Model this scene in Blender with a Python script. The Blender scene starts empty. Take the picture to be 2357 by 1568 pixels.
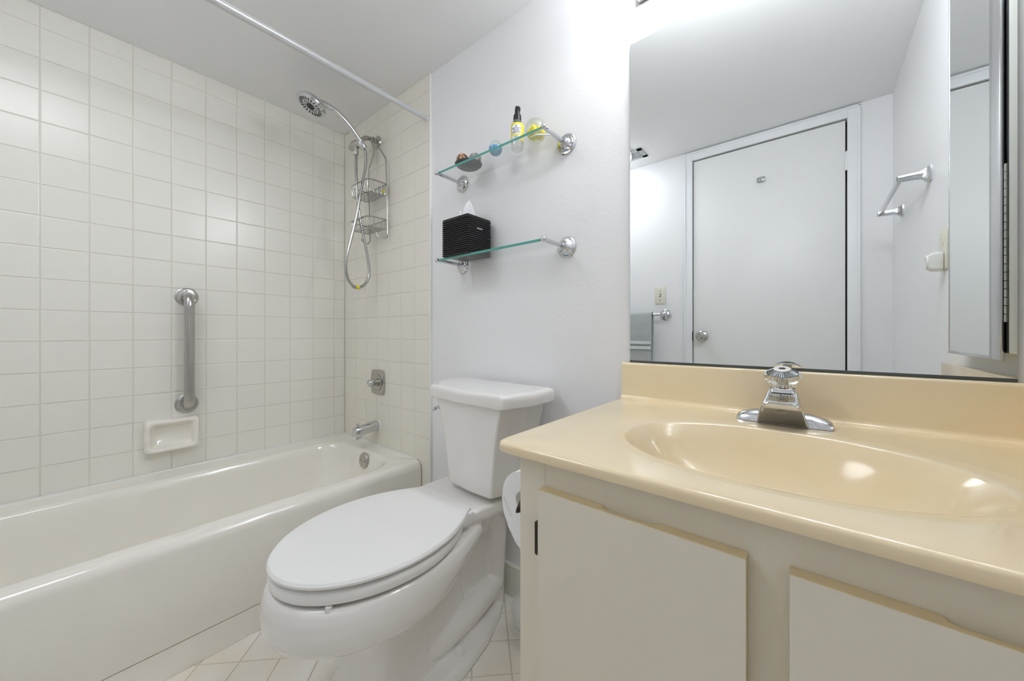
import bpy, bmesh, math, random
from mathutils import Vector, Matrix
random.seed(7)
PI = math.pi
sc = bpy.context.scene
COL = sc.collection
H = 0.935                      # eye height above the floor; builders below work with z measured from the eye

# ---------------------------------------------------------------- camera
cam_d = bpy.data.cameras.new('camera')
cam = bpy.data.objects.new('camera', cam_d)
COL.objects.link(cam)
cam_d.sensor_width = 36.0
cam_d.lens = 36.0 * 835.0 / 2357.0
cam_d.shift_y = -(784.0 - 767.0) / 2357.0
cam_d.clip_start = 0.01
cam.location = (0, 0, H)
cam.rotation_euler = (PI / 2, 0, math.atan(690.5 / 835.0))
sc.camera = cam

# ---------------------------------------------------------------- world, exposure
w = bpy.data.worlds.new('world'); sc.world = w
w.use_nodes = True
w.node_tree.nodes['Background'].inputs[0].default_value = (0.8, 0.85, 0.9, 1)
w.node_tree.nodes['Background'].inputs[1].default_value = 0.3
sc.view_settings.view_transform = 'Standard'
sc.view_settings.look = 'None'
sc.view_settings.gamma = 1
sc.view_settings.use_curve_mapping = False
sc.view_settings.exposure = 1.19
sc.cycles.max_bounces = 12
sc.cycles.diffuse_bounces = 8
sc.cycles.glossy_bounces = 8
sc.cycles.transmission_bounces = 10
sc.cycles.transparent_max_bounces = 16
sc.cycles.caustics_reflective = False
sc.cycles.caustics_refractive = False
sc.cycles.sample_clamp_indirect = 4.0
sc.cycles.use_denoising = True
sc.cycles.use_adaptive_sampling = True
sc.cycles.adaptive_threshold = 0.06
FILL = 4.2                    # added fill lamp on the ceiling, out of view
FILL_COL = (0.93, 0.97, 1.03)
BULB = 26.0                    # vanity bulbs
BULB_COL = (0.935, 0.97, 1.02)

# ---------------------------------------------------------------- materials
def newmat(name):
    m = bpy.data.materials.new(name); m.use_nodes = True
    return m, m.node_tree, m.node_tree.nodes['Principled BSDF']
def mat(name, col, rough=0.5, metal=0.0, coat=0.0, bump=None, spec=0.5, var=None, trans=0.0, ior=1.45, alpha=1.0):
    m, nt, b = newmat(name)
    b.inputs['Base Color'].default_value = (*col, 1)
    b.inputs['Roughness'].default_value = rough
    b.inputs['Metallic'].default_value = metal
    b.inputs['Coat Weight'].default_value = coat
    b.inputs['Coat Roughness'].default_value = 0.06
    b.inputs['Specular IOR Level'].default_value = spec
    b.inputs['Transmission Weight'].default_value = trans
    b.inputs['IOR'].default_value = ior
    b.inputs['Alpha'].default_value = alpha
    if var or bump:
        tc = nt.nodes.new('ShaderNodeTexCoord')
    if var:                     # (scale, second colour, low, high)
        n = nt.nodes.new('ShaderNodeTexNoise'); n.inputs['Scale'].default_value = var[0]; n.inputs['Detail'].default_value = 4
        r = nt.nodes.new('ShaderNodeValToRGB')
        r.color_ramp.elements[0].position = var[2]; r.color_ramp.elements[0].color = (*col, 1)
        r.color_ramp.elements[1].position = var[3]; r.color_ramp.elements[1].color = (*var[1], 1)
        nt.links.new(tc.outputs['Object'], n.inputs['Vector'])
        nt.links.new(n.outputs['Fac'], r.inputs['Fac'])
        nt.links.new(r.outputs['Color'], b.inputs['Base Color'])
    if bump:                    # (scale, strength, distance)
        n = nt.nodes.new('ShaderNodeTexNoise'); n.inputs['Scale'].default_value = bump[0]; n.inputs['Detail'].default_value = 3
        bp = nt.nodes.new('ShaderNodeBump'); bp.inputs['Strength'].default_value = bump[1]; bp.inputs['Distance'].default_value = bump[2]
        nt.links.new(tc.outputs['Object'], n.inputs['Vector'])
        nt.links.new(n.outputs['Fac'], bp.inputs['Height'])
        nt.links.new(bp.outputs['Normal'], b.inputs['Normal'])
    return m
def thin_glass(name, tint=(0.97, 0.99, 0.98), gloss=0.06, haze=0.0, haze_col=(0.9, 0.9, 0.9), rough=0.02):
    m, nt, b = newmat(name); nt.nodes.remove(b)
    out = nt.nodes['Material Output']
    t = nt.nodes.new('ShaderNodeBsdfTransparent'); t.inputs[0].default_value = (*tint, 1)
    g = nt.nodes.new('ShaderNodeBsdfGlossy'); g.inputs['Roughness'].default_value = rough
    d = nt.nodes.new('ShaderNodeBsdfDiffuse'); d.inputs[0].default_value = (*haze_col, 1)
    lw = nt.nodes.new('ShaderNodeLayerWeight'); lw.inputs['Blend'].default_value = 0.25
    ad = nt.nodes.new('ShaderNodeMath'); ad.operation = 'MULTIPLY_ADD'; ad.inputs[1].default_value = 0.22; ad.inputs[2].default_value = gloss
    m1 = nt.nodes.new('ShaderNodeMixShader'); m2 = nt.nodes.new('ShaderNodeMixShader')
    nt.links.new(lw.outputs['Fresnel'], ad.inputs[0]); nt.links.new(ad.outputs[0], m1.inputs[0])
    nt.links.new(t.outputs[0], m1.inputs[1]); nt.links.new(g.outputs[0], m1.inputs[2])
    m2.inputs[0].default_value = haze
    nt.links.new(m1.outputs[0], m2.inputs[1]); nt.links.new(d.outputs[0], m2.inputs[2])
    nt.links.new(m2.outputs[0], out.inputs['Surface'])
    return m
def emit(name, col, s):
    m, nt, b = newmat(name)
    b.inputs['Base Color'].default_value = (*col, 1)
    b.inputs['Emission Color'].default_value = (*col, 1)
    b.inputs['Emission Strength'].default_value = s
    return m
def speckle(name, c1, c2, c3, scale):
    m, nt, b = newmat(name)
    tc = nt.nodes.new('ShaderNodeTexCoord'); v = nt.nodes.new('ShaderNodeTexVoronoi'); v.inputs['Scale'].default_value = scale
    r = nt.nodes.new('ShaderNodeValToRGB'); r.color_ramp.interpolation = 'CONSTANT'
    r.color_ramp.elements[0].position = 0; r.color_ramp.elements[0].color = (*c1, 1)
    r.color_ramp.elements[1].position = 0.4; r.color_ramp.elements[1].color = (*c2, 1)
    e = r.color_ramp.elements.new(0.72); e.color = (*c3, 1)
    nt.links.new(tc.outputs['Object'], v.inputs['Vector']); nt.links.new(v.outputs['Color'], r.inputs['Fac'])
    nt.links.new(r.outputs['Color'], b.inputs['Base Color']); b.inputs['Roughness'].default_value = 0.25
    return m

M = {
 'wall': mat('wall_paint', (0.83, 0.83, 0.84), 0.42, bump=(70, 0.25, 0.002)),
 'ceil': mat('ceiling_paint', (0.83, 0.83, 0.835), 0.8, bump=(25, 0.12, 0.003)),
 'white_trim': mat('trim_paint', (0.82, 0.83, 0.85), 0.4),
 'door': mat('door_paint', (0.82, 0.82, 0.81), 0.4),
 'tile': mat('cream_tile', (0.84, 0.825, 0.765), 0.25, bump=(7, 0.012, 0.003), coat=0.0),
 'tile_back_warmlit': mat('cream_tile_warmlit', (0.83, 0.80, 0.715), 0.25, bump=(7, 0.012, 0.003), coat=0.0),  # same cream tile, with warm bounced light mixed into its colour
 'grout': mat('grout', (0.72, 0.70, 0.63), 0.8),
 'bullnose': mat('bullnose', (0.85, 0.845, 0.83), 0.2, coat=0.4),
 'floor': None,
 'tub': mat('cream_enamel', (0.87, 0.84, 0.77), 0.13, coat=0.5),
 'china': mat('white_china', (0.82, 0.80, 0.775), 0.09, coat=0.6),
 'seat': mat('seat_plastic', (0.84, 0.835, 0.82), 0.28),
 'dark_gap': mat('dark_gap', (0.06, 0.055, 0.05), 0.8),  # dark colour that stands in for shade inside gaps
 'marble': mat('cultured_marble', (0.79, 0.655, 0.43), 0.14, coat=0.25, var=(5, (0.81, 0.685, 0.465), 0.35, 0.7)),
 'cabinet': mat('cabinet_paint', (0.72, 0.67, 0.56), 0.38, bump=(160, 0.1, 0.0008)),
 'chrome': mat('chrome', (0.64, 0.65, 0.67), 0.06, 1.0),
 'steel_wire': mat('steel_wire', (0.42, 0.42, 0.41), 0.16, 1.0),
 'hose': mat('hose_steel', (0.44, 0.44, 0.43), 0.2, 1.0),
 'nickel': mat('brushed_steel', (0.50, 0.49, 0.47), 0.2, 1.0, bump=(300, 0.05, 0.0005)),
 'aged': mat('aged_chrome', (0.52, 0.50, 0.47), 0.22, 1.0, bump=(60, 0.1, 0.001)),
 'rod': mat('rod_paint', (0.64, 0.65, 0.66), 0.3, 0.3),
 'mirror': mat('mirror_silver', (0.90, 0.925, 0.925), 0.0, 1.0),
 'black': mat('black_gloss', (0.012, 0.012, 0.014), 0.35),
 'black_matte': mat('black_matte', (0.008, 0.008, 0.009), 0.5),
 'dark_edge': mat('dark_mirror_edge', (0.08, 0.09, 0.09), 0.4),
 'bronze': mat('dark_bronze', (0.045, 0.035, 0.028), 0.4, 0.6),
 'glass_pane': thin_glass('shelf_glass', (0.985, 0.993, 0.99), 0.02),
 'glass_edge': mat('shelf_glass_edge', (0.10, 0.36, 0.31), 0.12, coat=0.3),
 'acrylic': mat('clear_acrylic', (0.97, 0.98, 0.96), 0.03, trans=1.0, ior=1.35),
 'bottle': thin_glass('bottle_plastic', (0.96, 0.97, 0.97), 0.08, 0.10),
 'glass_ball': thin_glass('ball_glass', (0.96, 0.98, 0.96), 0.06, 0.05, (0.75, 0.85, 0.7)),
 'yellow': mat('yellow', (0.86, 0.70, 0.02), 0.5),
 'petals': mat('yellow_petals', (0.95, 0.80, 0.0), 0.5),
 'label_white': mat('label_white', (0.85, 0.85, 0.86), 0.5),
 'ink': mat('ink_navy', (0.03, 0.05, 0.16), 0.5),
 'blue': mat('blue_swirl', (0.03, 0.25, 0.68), 0.3, var=(90, (0.25, 0.62, 0.85), 0.4, 0.62)),
 'ball_amber': speckle('amber_speckle', (0.05, 0.025, 0.015), (0.45, 0.16, 0.05), (0.65, 0.55, 0.45), 260),
 'ball_grey': speckle('grey_speckle', (0.30, 0.28, 0.28), (0.20, 0.14, 0.12), (0.55, 0.53, 0.52), 260),
 'dish': mat('dish_grey', (0.085, 0.085, 0.09), 0.45),
 'paper': mat('paper_white', (0.86, 0.86, 0.86), 0.8),
 'tissue': mat('tissue_white', (0.93, 0.93, 0.95), 0.8),
 'plastic_bag': thin_glass('bag_film', (0.98, 0.98, 0.98), 0.06, 0.30, (0.85, 0.85, 0.86), 0.15),
 'towel': mat('towel_grey', (0.60, 0.63, 0.635), 0.95, bump=(900, 1.0, 0.004)),
 'towel_band': mat('towel_band_grey', (0.66, 0.69, 0.70), 0.8, bump=(250, 0.4, 0.001)),
 'ivory': mat('ivory_plastic', (0.74, 0.72, 0.60), 0.4),
 'offwhite': mat('offwhite_plastic', (0.80, 0.80, 0.78), 0.4),
 'vent': mat('vent_metal', (0.42, 0.43, 0.44), 0.5),
 'tan_alu': mat('cabinet_enamel', (0.76, 0.77, 0.70), 0.4),
 'alu': mat('cabinet_frame_alu', (0.66, 0.66, 0.67), 0.25, 1.0),
 'bulb': emit('bulb_glow', BULB_COL, BULB),
 'fill_lamp': emit('fill_lamp_glow', FILL_COL, FILL),
 'ribbed': mat('ribbed_metal', (0.20, 0.21, 0.21), 0.25, 1.0),
 'door_edge': mat('door_edge_raw', (0.60, 0.49, 0.29), 0.5),
 'nozzle': mat('nozzle_rubber', (0.03, 0.03, 0.032), 0.5),
}
def floor_mat():
    m, nt, b = newmat('floor_tile')
    b.inputs['Base Color'].default_value = (0.80, 0.775, 0.72, 1); b.inputs['Roughness'].default_value = 0.2
    tc = nt.nodes.new('ShaderNodeTexCoord')
    n = nt.nodes.new('ShaderNodeTexNoise'); n.inputs['Scale'].default_value = 6
    r = nt.nodes.new('ShaderNodeValToRGB')
    r.color_ramp.elements[0].position = 0.42; r.color_ramp.elements[0].color = (0.88, 0.86, 0.81, 1)
    r.color_ramp.elements[1].position = 0.68; r.color_ramp.elements[1].color = (0.84, 0.78, 0.68, 1)
    nt.links.new(tc.outputs['Object'], n.inputs['Vector']); nt.links.new(n.outputs['Fac'], r.inputs['Fac'])
    nt.links.new(r.outputs['Color'], b.inputs['Base Color'])
    return m
M['floor'] = floor_mat()
M['floor_grout'] = mat('floor_grout', (0.62, 0.55, 0.44), 0.85)

# ---------------------------------------------------------------- mesh helpers
def B(): return bmesh.new()
def box(bm, x0, x1, y0, y1, z0, z1, bev=0.0, seg=2, mi=0):
    t = bmesh.new()
    vs = [t.verts.new((x, y, z)) for x in (x0, x1) for y in (y0, y1) for z in (z0, z1)]
    for f in ((0, 1, 3, 2), (4, 6, 7, 5), (0, 4, 5, 1), (2, 3, 7, 6), (0, 2, 6, 4), (1, 5, 7, 3)):
        t.faces.new([vs[i] for i in f])
    bmesh.ops.recalc_face_normals(t, faces=t.faces)
    if bev > 0:
        bmesh.ops.bevel(t, geom=list(t.edges), offset=bev, segments=seg, profile=0.5, affect='EDGES')
    join(bm, t, mi)
def join(bm, t, mi=None):
    mp = {}
    for v in t.verts: mp[v] = bm.verts.new(v.co)
    for f in t.faces:
        try:
            nf = bm.faces.new([mp[v] for v in f.verts]); nf.material_index = f.material_index if mi is None else mi
        except ValueError: pass
    t.free()
def xf(bm, mtx):
    bmesh.ops.transform(bm, matrix=mtx, verts=bm.verts)
def frame_of(d):
    d = Vector(d).normalized()
    u = d.orthogonal().normalized(); return d, u, d.cross(u)
def loft(bm, rings, cap0=True, cap1=True, closed=True, mi=0):
    R = [[bm.verts.new(p) for p in r] for r in rings]
    n = len(R[0])
    for a, b in zip(R, R[1:]):
        for i in range(n if closed else n - 1):
            j = (i + 1) % n
            f = bm.faces.new((a[i], a[j], b[j], b[i])); f.material_index = mi
    if cap0: f = bm.faces.new(list(reversed(R[0]))); f.material_index = mi
    if cap1: f = bm.faces.new(R[-1]); f.material_index = mi
    return R
def lathe(bm, prof, org, d, seg=32, mi=0, up=None):
    d, u, v = frame_of(d); org = Vector(org)
    rings = []
    for r, h in prof:
        r = max(r, 1e-5)
        rings.append([org + d * h + (u * math.cos(2 * PI * i / seg) + v * math.sin(2 * PI * i / seg)) * r for i in range(seg)])
    loft(bm, rings, mi=mi)
def spline(pts, sub=6):
    P = [Vector(p) for p in pts]
    if len(P) < 3: return P
    out = []
    for i in range(len(P) - 1):
        p0 = P[max(i - 1, 0)]; p1 = P[i]; p2 = P[i + 1]; p3 = P[min(i + 2, len(P) - 1)]
        for k in range(sub):
            t = k / sub
            out.append(0.5 * ((2 * p1) + (p2 - p0) * t + (2 * p0 - 5 * p1 + 4 * p2 - p3) * t * t + (3 * p1 - p0 - 3 * p2 + p3) * t ** 3))
    out.append(P[-1]); return out
def tube(bm, pts, r, seg=12, mi=0, closed=False, flat=1.0):
    P = [Vector(p) for p in pts]; n = len(P)
    rs = r if isinstance(r, (list, tuple)) else [r] * n
    T = []
    for i in range(n):
        if closed: a = P[(i + 1) % n] - P[i - 1]
        else: a = P[min(i + 1, n - 1)] - P[max(i - 1, 0)]
        T.append(a.normalized())
    u = T[0].orthogonal().normalized(); rings = []
    for i in range(n):
        u = (u - T[i] * u.dot(T[i])).normalized(); v = T[i].cross(u)
        rings.append([P[i] + (u * math.cos(2 * PI * k / seg) + v * math.sin(2 * PI * k / seg) * flat) * rs[i] for k in range(seg)])
    if closed:
        rings.append(rings[0]); loft(bm, rings, False, False, mi=mi); bmesh.ops.remove_doubles(bm, verts=bm.verts, dist=1e-6)
    else: loft(bm, rings, mi=mi)
def sphere(bm, c, r, seg=24, rings=14, mi=0, sc_=(1, 1, 1)):
    prof = []
    t = bmesh.new()
    bmesh.ops.create_uvsphere(t, u_segments=seg, v_segments=rings, radius=r)
    for v in t.verts: v.co = Vector((v.co.x * sc_[0], v.co.y * sc_[1], v.co.z * sc_[2])) + Vector(c)
    join(bm, t, mi)
def roundpoly(pts, rad, seg=6):
    n = len(pts); out = []
    rr = rad if isinstance(rad, (list, tuple)) else [rad] * n
    for i in range(n):
        p = Vector(pts[i]).to_2d(); a = Vector(pts[i - 1]).to_2d() - p; b = Vector(pts[(i + 1) % n]).to_2d() - p
        la, lb = a.length, b.length; a.normalize(); b.normalize()
        ang = a.angle(b); r = rr[i]
        dist = min(r / math.tan(ang / 2), la * 0.48, lb * 0.48)
        p1 = p + a * dist; p2 = p + b * dist
        for k in range(seg + 1):
            t = k / seg
            out.append(tuple((p1 * (1 - t) ** 2 + p * 2 * t * (1 - t) + p2 * t * t)))
    return out
def rrect(x0, x1, y0, y1, r, seg=8):
    return roundpoly([(x0, y0), (x1, y0), (x1, y1), (x0, y1)], r, seg)

MESHES = []
def link_mesh(name, bm, mats, parent=None, smooth=32, origin=None):
    bmesh.ops.recalc_face_normals(bm, faces=bm.faces)
    if smooth:
        lim = math.radians(smooth)
        for f in bm.faces: f.smooth = True
        for e in bm.edges:
            if len(e.link_faces) == 2 and e.calc_face_angle(0) > lim: e.smooth = False
    xs = [v.co for v in bm.verts]
    if parent is None:
        if origin is None:
            lo = Vector((min(c.x for c in xs), min(c.y for c in xs), min(c.z for c in xs)))
            hi = Vector((max(c.x for c in xs), max(c.y for c in xs), max(c.z for c in xs)))
            origin = Vector(((lo.x + hi.x) / 2, (lo.y + hi.y) / 2, lo.z))
        base = Vector(origin)
    else:
        r = parent
        while r.parent: r = r.parent
        base = r.location - Vector((0, 0, H))
    for v in bm.verts: v.co -= base
    me = bpy.data.meshes.new(name); bm.to_mesh(me); bm.free()
    for m in (mats if isinstance(mats, (list, tuple)) else [mats]): me.materials.append(M[m])
    o = bpy.data.objects.new(name, me); COL.objects.link(o)
    if parent is None: o.location = base + Vector((0, 0, H))
    else: o.parent = parent
    return o
def thing(name, loc, label, cat, group=None):
    o = bpy.data.objects.new(name, None); COL.objects.link(o); o.empty_display_size = 0.05
    o.location = Vector(loc) + Vector((0, 0, H)); o['label'] = label; o['category'] = cat
    if group: o['group'] = group
    return o
def tag(o, label, cat, group=None):
    o['label'] = label; o['category'] = cat
    if group: o['group'] = group
    return o
def struct(name, bm, mats, smooth=0):
    o = link_mesh(name, bm, mats, None, smooth); o['kind'] = 'structure'; return o

# ================================================================ ROOM
FZ, CZ = -0.935, 1.135
XA, XR, YB, YF = -2.06, 0.295, 1.0, -0.485
# floor: slab with diagonal tiles laid on it (pitch 0.155 along x+y and y-x)
bm = B(); box(bm, XA - 0.1, XR + 0.1, YF - 0.1, YB + 0.1, FZ - 0.06, FZ - 0.0015, mi=1)
s = 0.155
for i in range(-22, 14):
    for j in range(-12, 26):
        a0 = -0.953 + s * i; b0 = 1.557 + s * j      # a = x+y, b = y-x
        g = 0.0016
        cs = [((a - b) / 2, (a + b) / 2) for a, b in ((a0 + g, b0 + g), (a0 + s - g, b0 + g), (a0 + s - g, b0 + s - g), (a0 + g, b0 + s - g))]
        if max(c[0] for c in cs) < -1.36 or min(c[0] for c in cs) > XR or max(c[1] for c in cs) < YF or min(c[1] for c in cs) > YB: continue
        lo = [bm.verts.new((x, y, FZ - 0.002)) for x, y in cs]
        cx = sum(c[0] for c in cs) / 4; cy = sum(c[1] for c in cs) / 4
        hi = [bm.verts.new((cx + (x - cx) * 0.985, cy + (y - cy) * 0.985, FZ)) for x, y in cs]
        bm.faces.new(hi)
        for k in range(4): bm.faces.new((lo[k], lo[(k + 1) % 4], hi[(k + 1) % 4], hi[k]))
struct('floor', bm, ['floor', 'floor_grout'])
bm = B(); box(bm, XA - 0.1, XR + 0.1, YF - 0.1, YB + 0.1, CZ, CZ + 0.06)
struct('ceiling', bm, 'ceil')

def tile_grid(bm, us, vs, place, g=0.0011, tilt=0.0022, rise=0.0016):
    """us, vs: grout lines; place(u, v, h) -> 3D point, h = height above the grout"""
    for u0, u1 in zip(us, us[1:]):
        for v0, v1 in zip(vs, vs[1:]):
            if u1 - u0 < 0.006 or v1 - v0 < 0.006: continue
            tx, ty = random.uniform(-tilt, tilt), random.uniform(-tilt, tilt)
            dz = random.uniform(-0.0001, 0.0001)
            cu, cv = (u0 + u1) / 2, (v0 + v1) / 2
            def P(u, v, h): return place(u, v, h if h <= 0 else h + dz + tx * (u - cu) + ty * (v - cv))
            rings = []
            for ins, h in ((g, -0.0005), (g + 0.0006, rise * 0.7), (g + 0.0024, rise)):
                rings.append([bm.verts.new(P(u, v, h)) for u, v in ((u0 + ins, v0 + ins), (u1 - ins, v0 + ins), (u1 - ins, v1 - ins), (u0 + ins, v1 - ins))])
            for a, b in zip(rings, rings[1:]):
                for k in range(4): bm.faces.new((a[k], a[(k + 1) % 4], b[(k + 1) % 4], b[k]))
            bm.faces.new(rings[-1])
zl = [-0.574 + 0.109 * k for k in range(0, 16)]
zl = [z for z in zl if z < CZ - 0.01] + [CZ]
yl = [-0.0736 + 0.1117 * k for k in range(-4, 10)] + [0.99]
yl = [YF] + [y for y in yl if y > YF + 0.01]
bm = B()
box(bm, XA - 0.1, XA - 0.0016, YF - 0.1, YB + 0.1, FZ - 0.06, CZ + 0.06, mi=1)
tile_grid(bm, yl, zl, lambda u, v, h: (XA - 0.0016 + h, u, v))
struct('wall_left', bm, ['tile', 'grout'], 6)
# wall behind the toilet and basin, its tub end tiled
bm = B(); box(bm, XA - 0.1, XR + 0.1, YB, YB + 0.1, FZ - 0.06, CZ + 0.06)
wall_back = struct('wall_back', bm, 'wall')
xl = [-1.287 - 0.1075 * k for k in range(0, 8)][::-1]
xl = [XA] + xl
zb = [FZ] + [-0.574 + 0.109 * k for k in range(-3, 0)] + zl
bm = B()
box(bm, XA, -1.288, 0.9916, YB, FZ, CZ, mi=1)
tile_grid(bm, xl, zb, lambda u, v, h: (u, 0.9916 - h, v))
link_mesh('tile_panel', bm, ['tile_back_warmlit', 'grout'], wall_back, 6)['label'] = 'cream tiles at the tap end of the tub'
bm = B(); box(bm, -1.2885, -1.279, 0.9885, YB + 0.001, FZ, CZ, 0.004, 3)
link_mesh('tile_edge', bm, 'bullnose', wall_back)['label'] = 'glossy white rounded tile edging'
bm = B(); box(bm, XR, XR + 0.1, YF - 0.1, YB + 0.1, FZ - 0.06, CZ + 0.06)
struct('wall_right', bm, 'wall')
# front wall with the doorway
DX0, DX1, DZ1 = -0.573, 0.133, 1.072
bm = B()
box(bm, XA - 0.1, DX0 - 0.006, YF - 0.1, YF, FZ - 0.06, CZ + 0.06)
box(bm, DX1 + 0.006, XR + 0.1, YF - 0.1, YF, FZ - 0.06, CZ + 0.06)
box(bm, DX0 - 0.006, DX1 + 0.006, YF - 0.1, YF, DZ1 + 0.006, CZ + 0.06)
struct('wall_front', bm, 'wall')
bm = B(); box(bm, -1.281, -0.372, 0.988, YB + 0.001, FZ, -0.822, 0.003, 2)
box(bm, -1.281, -0.372, 0.986, YB + 0.001, -0.832, -0.819, 0.004, 3)
box(bm, -0.801, -0.7985, 0.9872, 0.99, FZ, -0.83, mi=1)
box(bm, -0.910, -0.9075, 0.9872, 0.99, FZ, -0.83, mi=1)
struct('baseboard_back', bm, ['tile', 'grout'], 30)
# door casing
bm = B()
cx0, cx1, cz1 = -0.624, 0.184, 1.126
for (a, b, c, d) in ((cx0, DX0 - 0.004, FZ, cz1), (DX1 + 0.004, cx1, FZ, cz1), (DX0 - 0.004, DX1 + 0.004, DZ1 + 0.005, cz1)):
    box(bm, a, b, YF - 0.001, YF + 0.010, c, d, 0.002)
box(bm, cx0, cx0 + 0.010, YF, YF + 0.016, FZ, cz1, 0.003); box(bm, cx1 - 0.010, cx1, YF, YF + 0.016, FZ, cz1, 0.003)
box(bm, cx0, cx1, YF, YF + 0.016, cz1 - 0.010, cz1, 0.003)
box(bm, DX0 - 0.013, DX0 - 0.003, YF, YF + 0.006, FZ, DZ1 + 0.012); box(bm, DX1 + 0.003, DX1 + 0.013, YF, YF + 0.006, FZ, DZ1 + 0.012)
struct('trim_1', bm, 'white_trim', 30)
# door
door = bpy.data.objects.new('door_1', None); COL.objects.link(door); door['kind'] = 'structure'
door.location = Vector((-0.22, YF - 0.02, FZ)) + Vector((0, 0, H))
bm = B(); box(bm, DX0 + 0.001, DX1 - 0.004, YF - 0.038, YF - 0.003, FZ + 0.008, DZ1 - 0.002, 0.001)
link_mesh('door_panel', bm, 'door', door)
bm = B(); box(bm, DX0 - 0.02, DX1 + 0.02, YF - 0.06, YF - 0.041, FZ, DZ1 + 0.02)
link_mesh('gap_shade_sheet', bm, 'dark_gap', door)  # dark sheet behind the door, in place of shade in the gap
for hz in (0.862, -0.72):
    bm = B(); hx = DX1 + 0.001
    for k in range(5):
        z0 = hz - 0.045 + k * 0.018; lathe(bm, [(0, 0), (0.006, 0), (0.006, 0.0172), (0, 0.0172)], (hx, YF + 0.003, z0), (0, 0, 1), 14)
    lathe(bm, [(0, 0), (0.0045, 0.001), (0.003, 0.006), (0, 0.007)], (hx, YF + 0.003, hz + 0.045), (0, 0, 1), 12)
    link_mesh('hinge', bm, 'white_trim', door)
kx, kz = -0.522, -0.019
bm = B(); lathe(bm, [(0, 0), (0.033, 0), (0.033, 0.004), (0.027, 0.009), (0.013, 0.012), (0.012, 0.03), (0.018, 0.036), (0.026, 0.045), (0.027, 0.055), (0.022, 0.064), (0.008, 0.067), (0.007, 0.064), (0, 0.064)], (kx, YF - 0.003, kz), (0, 1, 0), 32)
link_mesh('door_knob', bm, 'nickel', door)['label'] = 'brushed round door knob'
bm = B(); box(bm, DX0 - 0.009, DX0 - 0.001, YF - 0.002, YF + 0.0075, kz - 0.03, kz + 0.03, 0.001)
link_mesh('strike_plate', bm, 'bronze', door)
bm = B(); hx, hz = -0.222, 0.868
box(bm, hx - 0.019, hx + 0.019, YF - 0.004, YF + 0.0, hz - 0.013, hz + 0.013, 0.003)
tube(bm, spline([(hx, YF, hz + 0.006), (hx, YF + 0.012, hz + 0.004), (hx, YF + 0.022, hz - 0.008), (hx, YF + 0.03, hz - 0.006), (hx, YF + 0.034, hz + 0.004)]), 0.004, 10)
box(bm, hx - 0.018, hx + 0.018, YF, YF + 0.016, hz - 0.014, hz - 0.008, 0.002)
link_mesh('robe_hook', bm, 'chrome', door)['label'] = 'small chrome robe hook'

# ================================================================ VANITY LIGHT, ADDED FILL LAMP
t = thing('vanity_light', (-0.06, 0.99, 0.93), 'chrome vanity light bar with four frosted globe bulbs above the wall mirror', 'light fixture')
bm = B(); box(bm, -0.370, 0.25, 0.972, 0.999, 0.910, 1.0, 0.004); link_mesh('backplate', bm, 'aged', t)
for bx in (-0.30, -0.14, 0.02, 0.18):
    bm = B(); lathe(bm, [(0, 0), (0.022, 0), (0.018, 0.050), (0, 0.050)], (bx, 0.972, 0.955), (0, -1, -0.08), 20); so = link_mesh('socket', bm, 'aged', t)
    bm = B(); sphere(bm, (bx, 0.888, 0.949), 0.040, 20, 12); link_mesh('bulb', bm, 'bulb', so)

lx, ly = -1.115, -0.19  # fill lamp added to brighten the room, unseen by camera and mirror
t = thing('added_fill_light', (lx, ly, 1.07), 'round frosted fill light with a white rim, added on the ceiling out of view', 'light fixture')
bm = B(); lathe(bm, [(0, 0), (0.25, 0), (0.25, 0.012), (0.243, 0.016), (0, 0.016)], (lx, ly, CZ - 0.0003), (0, 0, -1), 48); link_mesh('rim', bm, 'white_trim', t)
bm = B(); lathe(bm, [(0.238, 0.016), (0.228, 0.032), (0.17, 0.052), (0.08, 0.063), (0, 0.065)], (lx, ly, CZ), (0, 0, -1), 48); link_mesh('fill_diffuser', bm, 'fill_lamp', t)

# ================================================================ BATHTUB
TX0, TX1, TY0, TY1, RZ = XA + 0.002, -1.337, YF, 0.989, -0.569
tub = thing('bathtub', (-1.70, 0.25, FZ), 'cream enamel bathtub built in along the tiled wall', 'bathtub')
def inner(ins, z, rr=0.15, endins=0.0):
    return [(x, y, z) for x, y in rrect(-1.935 + ins, -1.405 - ins, TY0 + 0.08 + ins, 0.905 - ins - endins, max(rr - ins * 0.3, 0.05), 14)]
def outer(ins, z, r):
    return [(x, y, z) for x, y in rrect(TX0 + 0.0, TX1 - ins, TY0, TY1, r, 14)]
bm = B()
rings = [inner(0.16, -0.868, 0.2, 0.06), inner(0.11, -0.862, 0.2, 0.04), inner(0.075, -0.84, 0.2, 0.02), inner(0.045, -0.78, 0.18, 0.01), inner(0.025, -0.68), inner(0.012, -0.60), inner(0.005, -0.578), inner(0.0, -0.572), inner(-0.006, -0.5692), inner(-0.014, RZ)]
for ins, z in ((0.030, RZ), (0.021, RZ - 0.0015), (0.013, RZ - 0.006), (0.006, RZ - 0.0135), (0.0015, RZ - 0.0235), (0, RZ - 0.034)):
    rings.append(outer(ins, z, 0.012))
rings += [outer(-0.002, -0.70, 0.012), outer(0.0, -0.846, 0.012), outer(0.002, -0.8495, 0.012), outer(0.014, -0.850, 0.012), outer(0.014, -0.8535, 0.012), outer(0.005, -0.854, 0.012), outer(0.004, FZ + 0.0005, 0.012)]
loft(bm, rings, True, False)
link_mesh('tub_body', bm, 'tub', tub, 50)
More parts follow.
